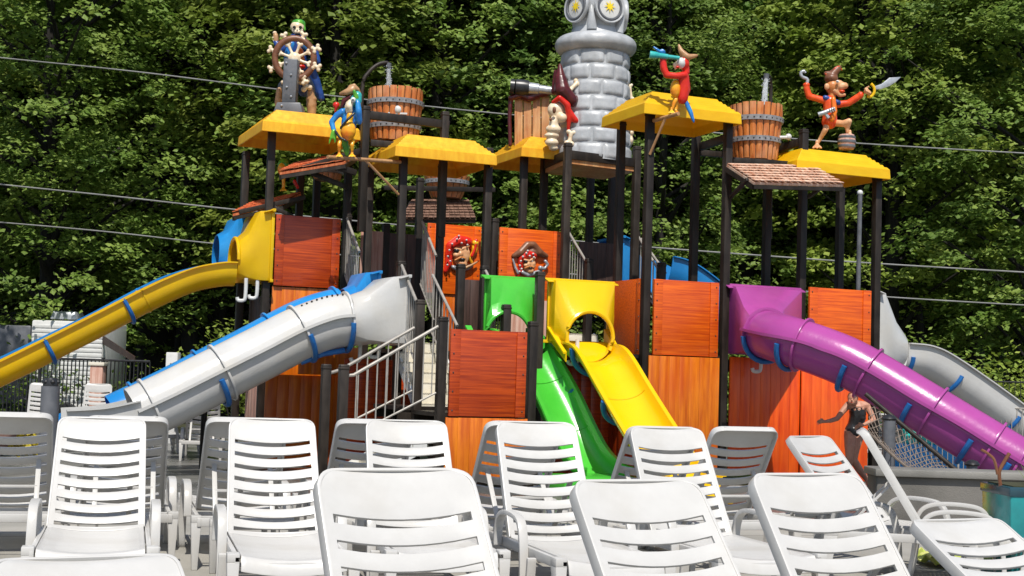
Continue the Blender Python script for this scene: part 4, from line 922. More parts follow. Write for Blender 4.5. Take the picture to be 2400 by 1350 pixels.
blob('coat', M['navy'], [F.Lm([(697, 100, D), (698, 140, D), (700, 165, D)], [26, 27, 23]), F.Lm([(678, 106, D), (665, 116, D), (652, 108, D), (646, 98, D)], [11, 11, 9, 7]), F.Lm([(716, 106, D), (736, 120, D), (744, 145, D)], [12, 11, 9]), F.Lm([(722, 150, D+.1), (738, 190, D+.15), (752, 230, D+.2)], [14, 14, 10]), F.Lm([(700, 170, D+.15), (712, 215, D+.2)], [18, 14])], SK, vox=.022)
blob('shirt', M['sblue'], [F.Lm([(684, 104, D-.14), (676, 125, D-.14), (672, 140, D-.12)], [10, 10, 8]), F.Lm([(712, 104, D-.14), (730, 122, D-.12), (738, 140, D-.1)], [9, 9, 8])], SK)
blob('ribs', M['orange'], [F.Lm([(703, 120, D-.2), (706, 145, D-.2)], [9, 10])], SK); blob('sash', M['red'], [F.S(704, 156, (14, 10, 6), D-.18)], SK)
blob('hand', M['bone'], [F.S(644, 96, (5, 5, 6), D), F.S(644, 77, (6, 5, 5), D), F.S(640, 88, (3, 4, 3), D-.1)], SK); blob('mug', M['tan'], [F.Lm([(646, 83, D), (647, 96, D)], [7, 7])], SK)
blob('leg', M['iron'], [F.Lm([(712, 175, D-.05), (728, 205, D-.12), (729, 225, D-.1)], [13, 11, 11])], SK); blob('leg', M['iron'], [F.Lm([(690, 175, D), (660, 200, D-.05), (655, 222, D)], [13, 9, 9])], SK)
blob('boot', M['tan'], [F.Lm([(728, 212, D-.16), (730, 245, D-.12), (731, 274, D-.1)], [8, 13, 10]), F.S(730, 232, (14, 13, 8), D-.12)], SK); blob('boot', M['tan'], [F.Lm([(654, 210, D-.08), (653, 240, D-.05), (655, 268, D-.05)], [7, 10, 9])], SK)
bone('thigh_bone', F.q(713, 190, D-.25), F.q(719, 207, D-.25), .05, SK)
def feet(F, x, y, d, mat, parent, s=1, name='foot'):
    pr = []
    for t in (-1, 0, 1): pr.append(F.Lm([(x, y, d), (x+t*7*s, y+5*s, d-.05-.03*s)], [3.4*s, 2.2*s]))
    pr.append(F.Lm([(x, y-6*s, d), (x, y, d)], [3.4*s, 3.4*s])); return blob(name, mat, pr, parent, vox=.012)
def eye(F, x, y, d, r, parent):
    k = F.k; o = MB().sph(F.q(x, y, d), r*k, 12).build('eye', M['whitep'], parent); MB().sph(F.q(x-.6, y, d-r*k*.7), r*k*.42, 8).build('pupil', M['black'], o)
# blue parrot
F = Fig(onv(810, 300, 2.95).y); BP = thing('parrot_statue', 'blue parrot statue with orange belly and tricorn hat on a perch at left', 'statue', F.q(810, 368))
blob('body', M['sblue'], [F.Lm([(822, 258, .06), (818, 285, .06), (816, 310, .08)], [16, 19, 18]), F.Lm([(803, 262, 0), (790, 270, 0), (777, 286, 0), (783, 308, -.03)], [9, 8, 7, 6]), F.Lm([(836, 262, 0), (842, 285, -.02), (841, 262, -.08), (838, 240, -.06)], [9, 8, 8, 7])], BP)
blob('belly', M['feath'], [F.S(816, 306, (19, 17, 25), -.06), F.S(820, 275, (9, 9, 14), -.06)], BP)
blob('head', M['teal'], [F.S(834, 237, (15, 14, 16), 0), F.S(838, 226, (11, 11, 13), 0)], BP)
blob('crest', M['sgreen'], [F.Lm([(836, 230, -.05), (831, 217, -.08), (830, 212, -.1)], [7, 5, 3.5])], BP)
blob('beak', M['bone'], [F.Lm([(822, 240, -.06), (818, 250, -.1), (822, 262, -.08)], [8.5, 8.5, 5]), F.Lm([(812, 240, -.06), (810, 252, -.08), (813, 264, -.08)], [2.5, 3, 2.5])], BP)
eye(F, 828, 234, -.13, 6.5, BP)
blob('hat', M['tan'], [F.Lm([(797, 220, .05), (812, 216, 0), (826, 210, 0)], [4, 8, 8]), F.Lm([(818, 202, .02), (830, 200, 0), (840, 210, .02), (846, 224, .05)], [3, 5, 4, 2.5]), F.S(824, 212, (14, 12, 9), .06)], BP)
blob('hair', M['maroon'], [F.Lm([(822, 226, .02), (808, 236, .05), (800, 252, .05)], [5, 8, 4])], BP); blob('kerchief', M['red'], [F.S(788, 246, (9, 7, 8), .1), F.Lm([(788, 252, .1), (785, 264, .1)], [5, 2])], BP)
blob('belt', M['black'], [F.Lm([(830, 266, -.17), (815, 280, -.2), (798, 300, -.12)], [3.5, 3.5, 3.5]), F.Lm([(786, 308, -.1), (796, 322, -.1), (812, 330, -.1)], [4, 3.5, 3])], BP)
blob('wing_tip', M['sgreen'], [F.Lm([(782, 308, -.05), (776, 322, -.05), (771, 337, -.05)], [6, 4, 2]), F.Lm([(786, 312, -.05), (785, 335, -.05)], [5, 2]), F.Lm([(808, 332, .12), (812, 350, .14), (813, 362, .14)], [9, 8, 5])], BP)
for (x, d) in ((795, -.05), (825, 0)): blob('leg', M['feath'], [F.Lm([(x+3, 328, d), (x, 340, d-.04), (x, 358, d)], [5, 5.5, 3.4])], BP); feet(F, x, 362, d, M['feath'], BP)
# red parrot with spyglass
F = Fig(onv(1580, 240, .75).y); RP = thing('parrot_statue', 'red parrot statue with spyglass and brown hat on a perch under the right roof edge', 'statue', F.q(1575, 268))
blob('body', M['red'], [F.Lm([(1602, 180, .03), (1603, 205, .05), (1600, 232, .05)], [14, 15, 13]), F.Lm([(1604, 176, -.03), (1585, 178, -.08), (1562, 176, -.1), (1555, 158, -.1), (1554, 136, -.1)], [9, 8, 8, 9, 8]), F.Lm([(1604, 178, .08), (1612, 195, .1), (1614, 212, .05)], [7, 6, 5])], RP)
blob('belly', M['feath'], [F.S(1583, 208, (13, 12, 23), .02)], RP)
blob('head', M['red'], [F.S(1603, 148, (14, 14, 17), .03), F.Lm([(1608, 150, .05), (1608, 170, .05)], [8, 9])], RP); blob('face', M['whitep'], [F.S(1596, 148, (11, 13, 14), -.03)], RP)
blob('beak', M['bone'], [F.Lm([(1590, 148, -.03), (1582, 152, -.03), (1584, 160, -.03)], [6, 6, 4])], RP); blob('tongue', M['red'], [F.S(1588, 157, (6, 5, 3), -.09)], RP)
blob('hat', M['tan'], [F.Lm([(1591, 106, 0), (1596, 120, 0), (1612, 134, -.02), (1633, 130, 0)], [3.5, 7, 8, 4]), F.S(1606, 132, (14, 14, 7), .03)], RP)
blob('wing_hand', M['sblue'], [F.Lm([(1556, 124, -.12), (1545, 120, -.14), (1532, 110, -.14)], [5, 4, 3]), F.Lm([(1556, 120, -.14), (1552, 116, -.14)], [4, 3])], RP)
m = MB(); m.tube([F.q(1523, 128, -.16), F.q(1541, 130, -.16), F.q(1542, 130, -.16), F.q(1565, 133, -.14), F.q(1566, 133, -.14), F.q(1592, 136, -.12)], [.062, .055, .045, .042, .034, .03], 12); m.build('spyglass', M['teal'], RP)
blob('tail', M['sblue'], [F.Lm([(1608, 240, .05), (1618, 262, .03), (1626, 285, 0)], [6, 6, 3.5])], RP)
for (x, y, d) in ((1580, 250, -.05), (1590, 250, .1)): blob('leg', M['feath'], [F.Lm([(x+4, y-16, d), (x-1, y-6, d), (x-4, y+6, d)], [5.5, 5, 3.4])], RP); feet(F, x-6, y+10, d, M['feath'], RP)
# monkey pirate
r5u, r5v, r5z, r5t = RF[5]; F = Fig(onv(1945, 335, r5v+.6).y); MK = thing('monkey_statue', 'monkey pirate statue in red coat swinging a hook and cutlass on the right roof', 'statue', F.q(1930, 348))
blob('coat', M['coatred'], [F.Lm([(1945, 238, 0), (1945, 262, 0), (1944, 285, 0)], [16, 16, 19]), F.S(1935, 286, (10, 10, 9), 0)], MK)
blob('sleeve', M['coatred'], [F.Lm([(1932, 236, 0), (1912, 230, 0), (1896, 226, 0), (1890, 206, 0)], [9, 8, 8, 8]), F.S(1890, 199, (9, 9, 6), 0)], MK); blob('sleeve', M['coatred'], [F.Lm([(1960, 245, 0), (1988, 242, -.05), (2010, 228, -.08)], [9, 8, 8.5]), F.S(2017, 223, (8, 8, 9), -.1)], MK)
blob('shirt', M['orange'], [F.Lm([(1953, 232, -.12), (1956, 262, -.14), (1950, 280, -.14)], [6, 7, 7])], MK)
blob('collar', M['navy'], [F.Lm([(1934, 229, -.05), (1950, 235, -.06), (1965, 241, -.06)], [7, 6, 7])], MK)
blob('head', M['fur'], [F.S(1951, 204, (17, 16, 18), 0), F.Lm([(1950, 215, 0), (1950, 232, 0)], [9, 9])], MK)
blob('muzzle', M['monk'], [F.S(1965, 196, (12, 12, 9), -.04), F.Lm([(1968, 203, -.06), (1980, 201, -.07)], [10, 8.5]), F.Lm([(1956, 212, -.06), (1968, 223, -.06), (1979, 222, -.06)], [7, 5.5, 4.5])], MK); blob('tongue', M['coatred'], [F.S(1973, 214, (8, 7, 4), -.08)], MK)
blob('ear', M['monk'], [F.S(1938, 203, (7, 5, 9), -.12)], MK); eye(F, 1963, 191, -.16, 3.6, MK)
blob('hat', M['brown'], [F.S(1948, 184, (17, 16, 12), 0), F.Lm([(1936, 172, 0), (1950, 176, 0), (1962, 163, 0), (1968, 157, 0)], [6, 11, 9, 5])], MK); blob('hat_trim', M['coatred'], [F.Lm([(1934, 173, -.03), (1948, 175, -.05), (1957, 160, -.05), (1966, 155, -.03), (1973, 164, 0)], [2.2]*5)], MK)
MB().tube(catmull([F.q(1891, 198), F.q(1892, 186), F.q(1880, 180), F.q(1877, 171), F.q(1884, 167), F.q(1888, 171)], 6), [.03]*26+[.022]*5, 10).build('hook', M['silver'], MK)
hp = [F.S(2031, 214, (6.5, 7, 7), -.12)]
for i in range(4): hp.append(F.Lm([(2028+i*3.2, 208+i*1.8, -.18), (2031+i*3.2, 213+i*1.8, -.22), (2029+i*3, 218+i*1.5, -.19)], [2.3, 2.3, 2.0]))
hp.append(F.Lm([(2028, 208, -.1), (2036, 203, -.15)], [2.6, 2.2])); blob('hand', M['monk'], hp, MK, vox=.01)
m = MB(); m.prism([F.q(x, y, -.14) for x, y in ((2046, 203), (2066, 197), (2085, 182), (2112, 180), (2100, 192), (2084, 202), (2064, 209), (2048, 210))], (0, .022, 0)); m.build('blade', M['silver'], MK, bev=.005)
MB().tube(catmull([F.q(2041, 196, -.14), F.q(2048, 204, -.14), F.q(2049, 216, -.14), F.q(2042, 226, -.14), F.q(2033, 226, -.16)], 5), .026, 8).build('guard', M['yel'], MK)
m = MB(); m.tube([F.q(1918, 269, -.2), F.q(1932, 264, -.22), F.q(1956, 254, -.2)], [.045, .04, .03], 10); m.tube([F.q(1934, 266, -.2), F.q(1942, 277, -.2)], [.028, .035], 8)
for i in range(3): m.tube([F.q(1944+i*5, 256-i*2, -.25), F.q(1948+i*5, 264-i*2, -.25)], .012, 6)
m.build('pistol', M['silver'], MK)
blob('leg', M['monk'], [F.Lm([(1940, 290, 0), (1934, 305, -.08), (1922, 326, 0), (1916, 336, 0)], [9, 7, 5, 4.2])], MK); blob('leg', M['monk'], [F.Lm([(1954, 288, 0), (1976, 290, -.1), (1990, 284, -.15), (1986, 300, -.1), (1986, 310, -.1)], [9, 8, 7.5, 6, 4.5])], MK)
feet(F, 1915, 340, 0, M['monk'], MK, 1.3); feet(F, 1992, 314, -.12, M['monk'], MK, 1.1)
kg = F.q(1984, 350, -.1); kz = F.q(1984, 316, -.1).z; KG = thing('keg', 'small brown keg under the foot of the monkey pirate', 'barrel', kg); h = kz-kg.z; m = MB(); m.lathe((kg.x, kg.y, kg.z), [(17*F.k*(1+.22*sin(pi*i/8)), h*i/8) for i in range(9)], 18); m.build('staves', M['palepanel'], KG)
for f in (.2, .5, .8): MB().lathe((kg.x, kg.y, kg.z+h*f), [(17*F.k*(1+.22*sin(pi*f))+.004, -.025), (17*F.k*(1+.22*sin(pi*f))+.012, 0), (17*F.k*(1+.22*sin(pi*f))+.004, .025)], 18, cap=False).build('hoop', M['iron'], KG)
# far parrot behind the left awning
F = Fig(onv(665, 420, 5.6).y); GP = thing('parrot_statue', 'green and yellow parrot statue half hidden behind the left roof posts', 'statue', F.q(665, 452))
blob('body', M['sgreen'], [F.S(664, 388, (14, 13, 18))], GP); blob('belly', M['feath'], [F.S(660, 396, (10, 10, 15), -.08)], GP); blob('leg', M['feath'], [F.Lm([(664, 410, 0), (665, 438, 0)], [5, 4])], GP); feet(F, 664, 442, 0, M['feath'], GP); blob('kerchief', M['red'], [F.Lm([(690, 425, .1), (698, 440, .1)], [5, 4])], GP)

# ------------------------------------------------------------------ pirate face plaques on the panels
def plaque(px, py, Y, label, hatted):
    F = Fig(onv(px, py, Y).y); F.q = lambda x, y, d=0: onv(x, y, Y+d*1.0); root = thing('pirate_plaque', label, 'wall plaque', F.q(px, py+45)); X = lambda *a: a
    def B(n, mt, pr, vox=.012): return blob(n, M[mt], pr, root, vox)
    def S(x, y, r, d=0): return F.S(px+x, py+y, r, d)
    def T(pts, rs): return F.Lm([(px+p[0], py+p[1], p[2]) for p in pts], rs)
    fs = .8 if hatted else 1.12; oy = 12 if hatted else 0; ox = -2 if hatted else 0
    B('face', 'monk', [S(ox, oy+4, (20*fs, 8, 24*fs)), S(ox-1, oy+4, (6*fs, 8, 8*fs), -.05), S(ox-10*fs, oy+6, (7*fs, 7, 6*fs), -.03), S(ox+11*fs, oy+3, (8*fs, 7, 7*fs), -.03), S(ox+2, oy+24*fs, (12*fs, 8, 9*fs), -.02), T([(ox-14*fs, oy-9*fs, -.05), (ox, oy-6*fs, -.07)], [2.8, 2.8]), T([(ox+4, oy-8*fs, -.07), (ox+17*fs, oy-14*fs, -.05)], [2.8, 2.8])])
    B('eye_patch', 'black', [S(ox-9*fs, oy-4*fs, (6*fs, 5, 5.5*fs), -.05)]); m = MB().sph(F.q(px+ox+9*fs, py+oy-5*fs, -.06), .02, 8).build('eye', M['whitep'], root)
    bp = [T([(ox-26*fs, oy+6, .02), (ox-22*fs, oy-14*fs, 0), (ox-4, oy-25*fs, -.02), (ox+14*fs, oy-22*fs, 0), (ox+20*fs, oy-12*fs, .02)], [8*fs, 10*fs, 12*fs, 11*fs, 5*fs]), T([(ox-25*fs, oy+8, .02), (ox-26*fs, oy+24*fs, .02), (ox-32*fs, oy+38*fs, .02)], [8*fs, 8*fs, 5*fs])]
    o = B('bandana', 'red', bp); m = MB()
    for (x, y) in ((-18, -18), (-8, -28), (2, -20), (12, -26), (-24, -5), (-27, 8), (-22, 18), (-28, 26), (-4, -35), (14, -16)): m.sph(F.q(px+ox+x*fs, py+oy+y*fs, -.14*fs+.03), (.022, .03, .022), 8)
    m.build('dots', M['whitep'], o)
    B('mouth', 'black', [S(ox+3, oy+14*fs, (7*fs, 5, 3.5*fs), -.07)]); B('moustache', 'fur', [T([(ox-12*fs, oy+16*fs, -.06), (ox, oy+10*fs, -.08), (ox+14*fs, oy+14*fs, -.06)], [2.5, 3.5, 2.5])])
    B('collar', 'silver', [T([(-18, 34, 0), (-6, 40, 0), (14, 36, 0), (26, 30, 0)], [5, 6, 6, 4])])
    if hatted:
        B('hat', 'brown', [T([(-38, -4, .02), (-22, -12, 0), (-6, -30, 0), (8, -30, 0), (22, -12, 0), (38, -4, .02)], [6, 10, 9, 9, 10, 6]), S(0, -12, (20, 8, 12), .02)]); B('hook', 'silver', [T([(36, 8, -.02), (42, 16, -.02), (34, 26, -.02), (24, 24, -.02)], [4, 3.5, 3.5, 6])]); B('blade', 'silver', [T([(-40, 4, 0), (-34, 24, 0), (-28, 36, 0)], [2.5, 3.5, 4])])
    else:
        B('parrot', 'feath', [S(32, -8, (8, 7, 14), 0), S(34, -22, (8, 7, 8), -.02), T([(30, 0, 0), (22, 14, 0), (26, 24, 0)], [6, 5, 4])]); B('parrot_crest', 'red', [T([(36, -28, -.03), (34, -10, -.06), (26, 8, -.05)], [5, 3, 4])]); B('dagger', 'tan', [T([(10, 36, -.05), (24, 30, -.06), (38, 22, -.05)], [4, 3, 2.5])])
plaque(1080, 592, 7.30, 'relief plaque of a pirate in a red dotted bandana with a parrot', False)
plaque(1242, 604, 4.40, 'relief plaque of a pirate in a wide black hat', True)

# ------------------------------------------------------------------ cables
def cable(pts, label, r=.014):
    ps = catmull([onY(px, py, Y) for px, py, Y in pts], 8); root = thing('overhead_cable', label, 'cable', ps[0]); MB().tube(ps, r, 6, cap=False).build('cable', M['wire'], root)
cable([(-300, 102, 33), (0, 135, 32.6), (320, 168, 32), (640, 208, 31.5), (900, 238, 31.2), (1190, 268, 31), (1600, 305, 31), (2030, 337, 31), (2400, 359, 31), (2700, 375, 31)], 'topmost thin overhead cable crossing behind the statues')
cable([(-300, 400, 33), (0, 432, 32.6), (270, 460, 32), (540, 490, 31.5), (900, 524, 31), (1350, 565, 31), (1530, 580, 31), (2000, 614, 31), (2400, 638, 31), (2700, 655, 31)], 'middle thin overhead cable crossing behind the roof posts', .016)
cable([(-300, 498, 33), (0, 521, 32.6), (250, 543, 32), (505, 571, 31.5), (900, 606, 31), (1500, 655, 31), (2065, 695, 31), (2400, 715, 31), (2700, 730, 31)], 'lowest thin overhead cable behind the yellow slide')
# lamp pole
lp = onY(2010, 660, 27); LPp = thing('lamp_pole', 'slim grey pole with white tip between the right roof posts', 'pole', (lp.x, 27, -.15)); MB().tube([(lp.x, 27, -.15), (lp.x+.02, 27, onY(2010, 456, 27).z)], .045, 10).build('pole', M['iron'], LPp); MB().sph((lp.x+.02, 27, onY(2010, 452, 27).z), .06, 10).build('tip', M['whitep'], LPp)

# ------------------------------------------------------------------ person
Fp = Fig(22.5); skin = pmat('skin', (.42, .20, .13), (.52, .27, .18), (12, 12, 12), rough=.5)
PE = thing('person', 'person in a black swimsuit stepping and leaning forward beside the purple slide', 'person', Fp.q(2000, 1140))
def Pq(x, y, d=0): return Fp.q(x-1, y+7, d)
def lim(pts, rs): return ('l', [Pq(*p) for p in pts], [r*1.12 for r in rs])
hd = Pq(1999, 928, -.10)
body = [('s', hd, (.078, .092, .105)), ('s', hd+V((-.03, -.05, -.05)), (.052, .055, .05)), ('s', hd+V((-.035, -.105, -.02)), (.014, .02, .02)), lim([(2003, 938, -.03), (2010, 947, .03)], [.052, .058]),
 lim([(1990, 943, 0), (2010, 945, .03), (2031, 944, .04)], [.062, .085, .062]), lim([(2010, 950, .03), (2012, 968, .03), (2006, 988, .04), (2002, 1003, .05)], [.115, .112, .098, .125]), lim([(1995, 1008, .04), (2011, 1008, .06)], [.10, .105]),
 lim([(1987, 944, -.02), (1975, 958, -.05), (1963, 974, -.08)], [.052, .044, .036]), lim([(1963, 974, -.08), (1948, 979, -.14), (1935, 981, -.2)], [.036, .032, .022]),
 lim([(2033, 946, .04), (2042, 962, 0), (2049, 977, -.03)], [.052, .045, .036]), lim([(2049, 977, -.03), (2036, 984, -.15), (2024, 989, -.2)], [.036, .032, .022]),
 lim([(1995, 1012, .03), (1993, 1040, -.04), (1992, 1064, -.06)], [.098, .078, .056]), lim([(1992, 1064, -.06), (1989, 1085, 0), (1986, 1130, .06)], [.056, .058, .034]),
 lim([(2010, 1014, .05), (2004, 1042, .0), (2001, 1070, 0)], [.098, .078, .056]), lim([(2001, 1070, 0), (2014, 1092, .08), (2033, 1118, .2)], [.056, .056, .034]),
 lim([(2033, 1118, .2), (2037, 1128, .14), (2041, 1137, .06)], [.034, .032, .026]), lim([(1986, 1130, .06), (1981, 1137, -.06)], [.034, .028]), ('s', hd+V((.075, .0, -.005)), (.012, .02, .028))]
# hands with separate fingers
for (c0, dirx, dz) in ((Pq(1931, 981, -.21), V((-1, -.25, .0)), -.15), (Pq(2020, 989, -.22), V((-1, -.15, -.3)), -.3)):
    dirx = dirx.normalized(); sd_ = V((0, -.55, .83)); body.append(('l', [c0+V((.03, 0, 0)), c0+dirx*.035], [.024, .03]))
    for i in range(4):
        o_ = sd_*(.030-.02*i); l_ = (.07, .078, .072, .056)[i]; body.append(('l', [c0+dirx*.04+o_, c0+dirx*(.04+l_*.5)+o_*1.15+V((0, 0, -.004)), c0+dirx*(.04+l_)+o_*1.2+V((0, 0, -.022))], [.0095, .0085, .0075]))
    body.append(('l', [c0+sd_*.02, c0+dirx*.03+sd_*.05, c0+dirx*.055+sd_*.056], [.011, .010, .009]))
blob('body', skin, body, PE, vox=.0065, sm=3)
blob('swimsuit', M['black'], [lim([(2010, 954, .03), (2012, 968, .03), (2006, 988, .04), (2002, 1003, .05)], [.118, .119, .106, .131]), lim([(1997, 1007, .04), (2009, 1007, .06)], [.106, .108]), lim([(1998, 955, -.04), (1998, 942, -.03), (1999, 938, .04)], [.02, .012, .012]), lim([(2022, 957, -.04), (2022, 944, -.02), (2020, 938, .06)], [.02, .012, .012])], PE, vox=.008)
blob('hair', M['brown'], [('s', hd+V((.012, .025, .028)), (.088, .095, .098)), ('l', [hd+V((.03, .07, .03)), hd+V((.05, .12, -.05)), hd+V((.05, .10, -.14))], [.05, .04, .025])], PE, vox=.01)
m = MB()
for dx in (-.045, .0): m.sph(hd+V((dx, -.088, .005)), (.010, .008, .006), 8)
m.build('eye', M['black'], PE); MB().sph(hd+V((-.035, -.098, -.052)), (.02, .01, .005), 8).build('mouth', M['red'], PE)

# ------------------------------------------------------------------ right side: wall, net, fence, pool, planter
wl = onY(2046, 1150, 14.9); WL = thing('low_wall', 'low grey concrete wall behind the side on lounge chair', 'wall', (wl.x+3, 14.9, -.15)); z1 = onY(2200, 1118, 14.9).z
MB().box((wl.x+3, 14.95, (z1-.15)/2), (6, .4, z1+.15)).build('wall_body', conc('wall_concrete', (.09, .085, .075), (.15, .14, .125), 0, .7), WL, bev=.02); MB().box((wl.x+3, 14.94, z1+.04), (6.06, .5, .08)).build('coping', conc('coping_concrete', (.16, .155, .14), (.24, .23, .21), 0, .6), WL, bev=.015)
YN = 18.2; NT = thing('climbing_net', 'sagging rope climbing net hung from a sloping bar under the purple slide', 'climbing net', onY(2150, 1130, YN))
top = [onY(2046, 938, YN+.5), onY(2265, 1122, YN)]; nrows, ncols = 14, 34
def np_(i, j):
    t = i/ncols; a = top[0].lerp(top[1], t); low = onY(2046+219*t, 1010+ (1-abs(2*t-.9)**2.0*.9)*108*(1) if t < .95 else 1118, YN-.9); low = onY(2046+219*t, min(1122, 1015+115*sin(pi*min(1, t*.62+.02))**1.0), YN-.7)
    s = j/nrows; p = a.lerp(low, s); return p+V((0, .25*sin(pi*s), -.12*sin(pi*s)*(1-t)))
m = MB()
for i in range(ncols):
    for j in range(nrows+1):
        if (i+j) % 2 == 0:
            if j < nrows: m.tube([np_(i, j), np_(i+1, j+1)], .006, 4, cap=False)
            if j > 0: m.tube([np_(i, j), np_(i+1, j-1)], .006, 4, cap=False)
m.tube([np_(i, nrows) for i in range(ncols+1)], .016, 6)
m.build('rope_mesh', M['rope'], NT); MB().tube([top[0]+V((-.1, 0, .08)), top[1]], .03, 10).build('top_bar', M['post'], NT)
for (px, yt, name) in ((2086, 985, 'net_post'), (2281, 1092, 'net_post')):
    p = onY(px, yt, YN); MB().tube([(p.x, YN+.05, -.15), (p.x, YN+.05, p.z)], .085 if px < 2200 else .07, 14).build(name, M['iron'], NT); MB().lathe((p.x, YN+.05, p.z), [(.09, 0), (.1, .02), (.07, .06), (.0, .08)], 14).build('post_cap', M['black'], NT)
pw0, pw1 = onY(2090, 1040, 27.5), onY(2420, 1040, 27.5); PW_ = thing('pool_wall', 'bright blue painted pool wall with turquoise upper band behind the net', 'pool wall', (pw0.x, 27.5, -.15))
zb_, zt_ = onY(2180, 1042, 27.5).z, onY(2180, 1008, 27.5).z; MB().box(((pw0.x+pw1.x)/2, 27.5, (zb_-.15)/2), (pw1.x-pw0.x, .3, zb_+.15)).build('wall_body', pmat('pool_blue', (.015, .28, .72), (.03, .36, .80), rough=.4), PW_, bev=.02); MB().box(((pw0.x+pw1.x)/2+.1, 27.6, (zb_+zt_)/2), (pw1.x-pw0.x-.3, .3, zt_-zb_)).build('band', pmat('pool_turquoise', (.02, .52, .46), (.04, .6, .54), rough=.4), PW_, bev=.02)
def pfence(p0, p1, h, n, label, mat='steel', r=.012, name='metal_fence'):
    p0, p1 = V(p0), V(p1); root = thing(name, label, 'fence', p0); m = MB(); Z = V((0, 0, 1))
    m.tube([p0+Z*h, p1+Z*h], r*1.8, 6); m.tube([p0+Z*.12, p1+Z*.12], r*1.8, 6)
    for i in range(n+1): q = p0.lerp(p1, i/n); m.tube([q+Z*.12, q+Z*h], r, 5)
    m.build('bars', M[mat], root)
    for i in range(0, n+1, 16): q = p0.lerp(p1, i/n); MB().tube([q, q+Z*(h+.06)], r*2.6, 8).build('fence_post', M[mat], root)
f0, f1 = onY(2046, 1100, 26.3), onY(2420, 1100, 26.3); pfence((f0.x, 26.3, -.15), (f1.x, 26.3, -.15), 1.35, 30, 'grey baluster fence between the rope net and the blue pool wall', r=.008)
for i, px in enumerate((2068, 2165)):
    place_lounger(px, 945+i*8, 29.5, 150, 'far lounge chair beyond the baluster fence behind the '+('woman' if i == 0 else 'rope net'), group='far lounge chairs beyond the slides', ground=-.15, alpha=R(62))
pfence((8.8, 33, -.17), (16, 31, -.17), 1.9, 60, 'tall black fence at the wood edge at far right', 'black', .01)
# planter
Yp = 10.6; pc_ = onY(2428, 1146, Yp); PL = thing('planter', 'square glossy teal planter at the right edge of the deck', 'planter', (pc_.x, Yp, .1)); hz = onY(2394, 1150, Yp).z
mt = pmat('teal_glaze', (.01, .16, .17), (.015, .24, .24), (3, 3, 3), rough=.2, bump=.004, c3=(.01, .09, .10), c3scale=2.5)
R16 = Matrix.Rotation(R(4), 3, 'Z'); MB().box((pc_.x, Yp+.1, (.1+hz)/2), (.52, .5, hz-.1), R16, taper=1.06).build('pot', mt, PL, bev=.015)
MB().box((pc_.x, Yp+.1, hz-.0), (.57, .55, .07), R16).build('brim', pmat('dark_glaze', (.01, .03, .05), (.02, .06, .08), rough=.2), PL, bev=.012); MB().box((pc_.x, Yp+.1, hz+.037), (.48, .46, .01), R16).build('soil', msoil, PL)
m = MB(); c0 = V((pc_.x, Yp, hz+.03))
m.tube(catmull([onY(2346, 1146, Yp), onY(2342, 1108, Yp), onY(2352, 1085, Yp), onY(2366, 1062, Yp)], 5), .014, 8); m.tube(catmull([onY(2338, 1112, Yp), onY(2330, 1078, Yp), onY(2314, 1062, Yp), onY(2300, 1054, Yp)], 5), .011, 8); m.build('driftwood', M['brown'], PL)
m = MB(); rnd = random.Random(2)
for i in range(170):
    a = rnd.random()*6.28; q = rnd.random()*.12; b0 = c0+V((.08+q*cos(a), .05+q*sin(a), 0)); d = V((rnd.gauss(0, .05), rnd.gauss(0, .05), .13+rnd.random()*.06)); s_ = V((.003, 0, 0)); m.add([b0-s_, b0+s_, b0+d], [(0, 1, 2)])
m.build('grass_tuft', pmat('grass_blades', (.10, .16, .03), (.2, .26, .06), rough=.6), PL)
# towel
m = MB(); c0 = onz(2215, 1318, .125); n = 14
for j in range(n+1):
    for i in range(n+1): x, y = i/n-.5, j/n-.5; m.v.append(c0+V((x*.42*(1-.3*abs(y)), y*.5, .05+.05*noise.noise(V((x*7, y*7, 2)))+.03*sin(x*18+y*5))))
for j in range(n):
    for i in range(n): kk = j*(n+1)+i; m.f.append([kk, kk+1, kk+n+2, kk+n+1]); m.m.append(0)
tag(m.build('towel', pmat('towel_cloth', (.50, .58, .10), (.75, .74, .25), (9, 9, 9), rough=.9, lo=.45, hi=.55), solid=.012), 'crumpled yellow green towel on the deck under the lower right chairs', 'towel')
m = MB(); c0 = onz(1895, 1226, .13)
for j in range(n+1):
    for i in range(n+1): x, y = i/n-.5, j/n-.5; m.v.append(c0+V((x*.7, y*.5, .36+.04*noise.noise(V((x*5, y*5, 7)))+.02*sin(x*14))))
for j in range(n):
    for i in range(n): kk = j*(n+1)+i; m.f.append([kk, kk+1, kk+n+2, kk+n+1]); m.m.append(0)
tag(m.build('towel', pmat('yellow_cloth', (.72, .55, .02), (.8, .66, .06), (9, 9, 9), rough=.9), solid=.012), 'bright yellow towel seen through the slats right of centre', 'towel')

# ------------------------------------------------------------------ left side: bollard, bush, camper, fence, pillar, fridge
Yb = 15.6; bq = onY(113, 1020, Yb); BO = thing('bollard', 'thick dark grey post with knobbed cap behind the chairs at left', 'post', (bq.x, Yb, -.15)); zt_ = onY(113, 905, Yb).z
MB().lathe((bq.x, Yb, -.15), [(.1, 0), (.1, zt_+.15)], 20).build('shaft', M['iron'], BO); m = MB().lathe((bq.x, Yb, zt_), [(.085, 0), (.085, .05), (.07, .09), (.0, .1)], 16)
for a in range(6): m.sph((bq.x+.075*cos(a*1.05), Yb+.075*sin(a*1.05), zt_+.05), .028, 8)
m.build('cap', M['black'], BO)
bush('flowering_bush', onY(12, 930, 21).x, 21, .5, .55, 77, pmat('gold_leaves', (.35, .28, .01), (.6, .48, .03), (5, 5, 5), rough=.6, trans=.3), 'golden yellow leafy bush at the left edge', n=60, leaf=.09, z=.1)
rk = onY(8, 960, 20.4); m = MB(); m.sph(rk-V((0.1, 0, .32)), (.3, .25, .26), 18)
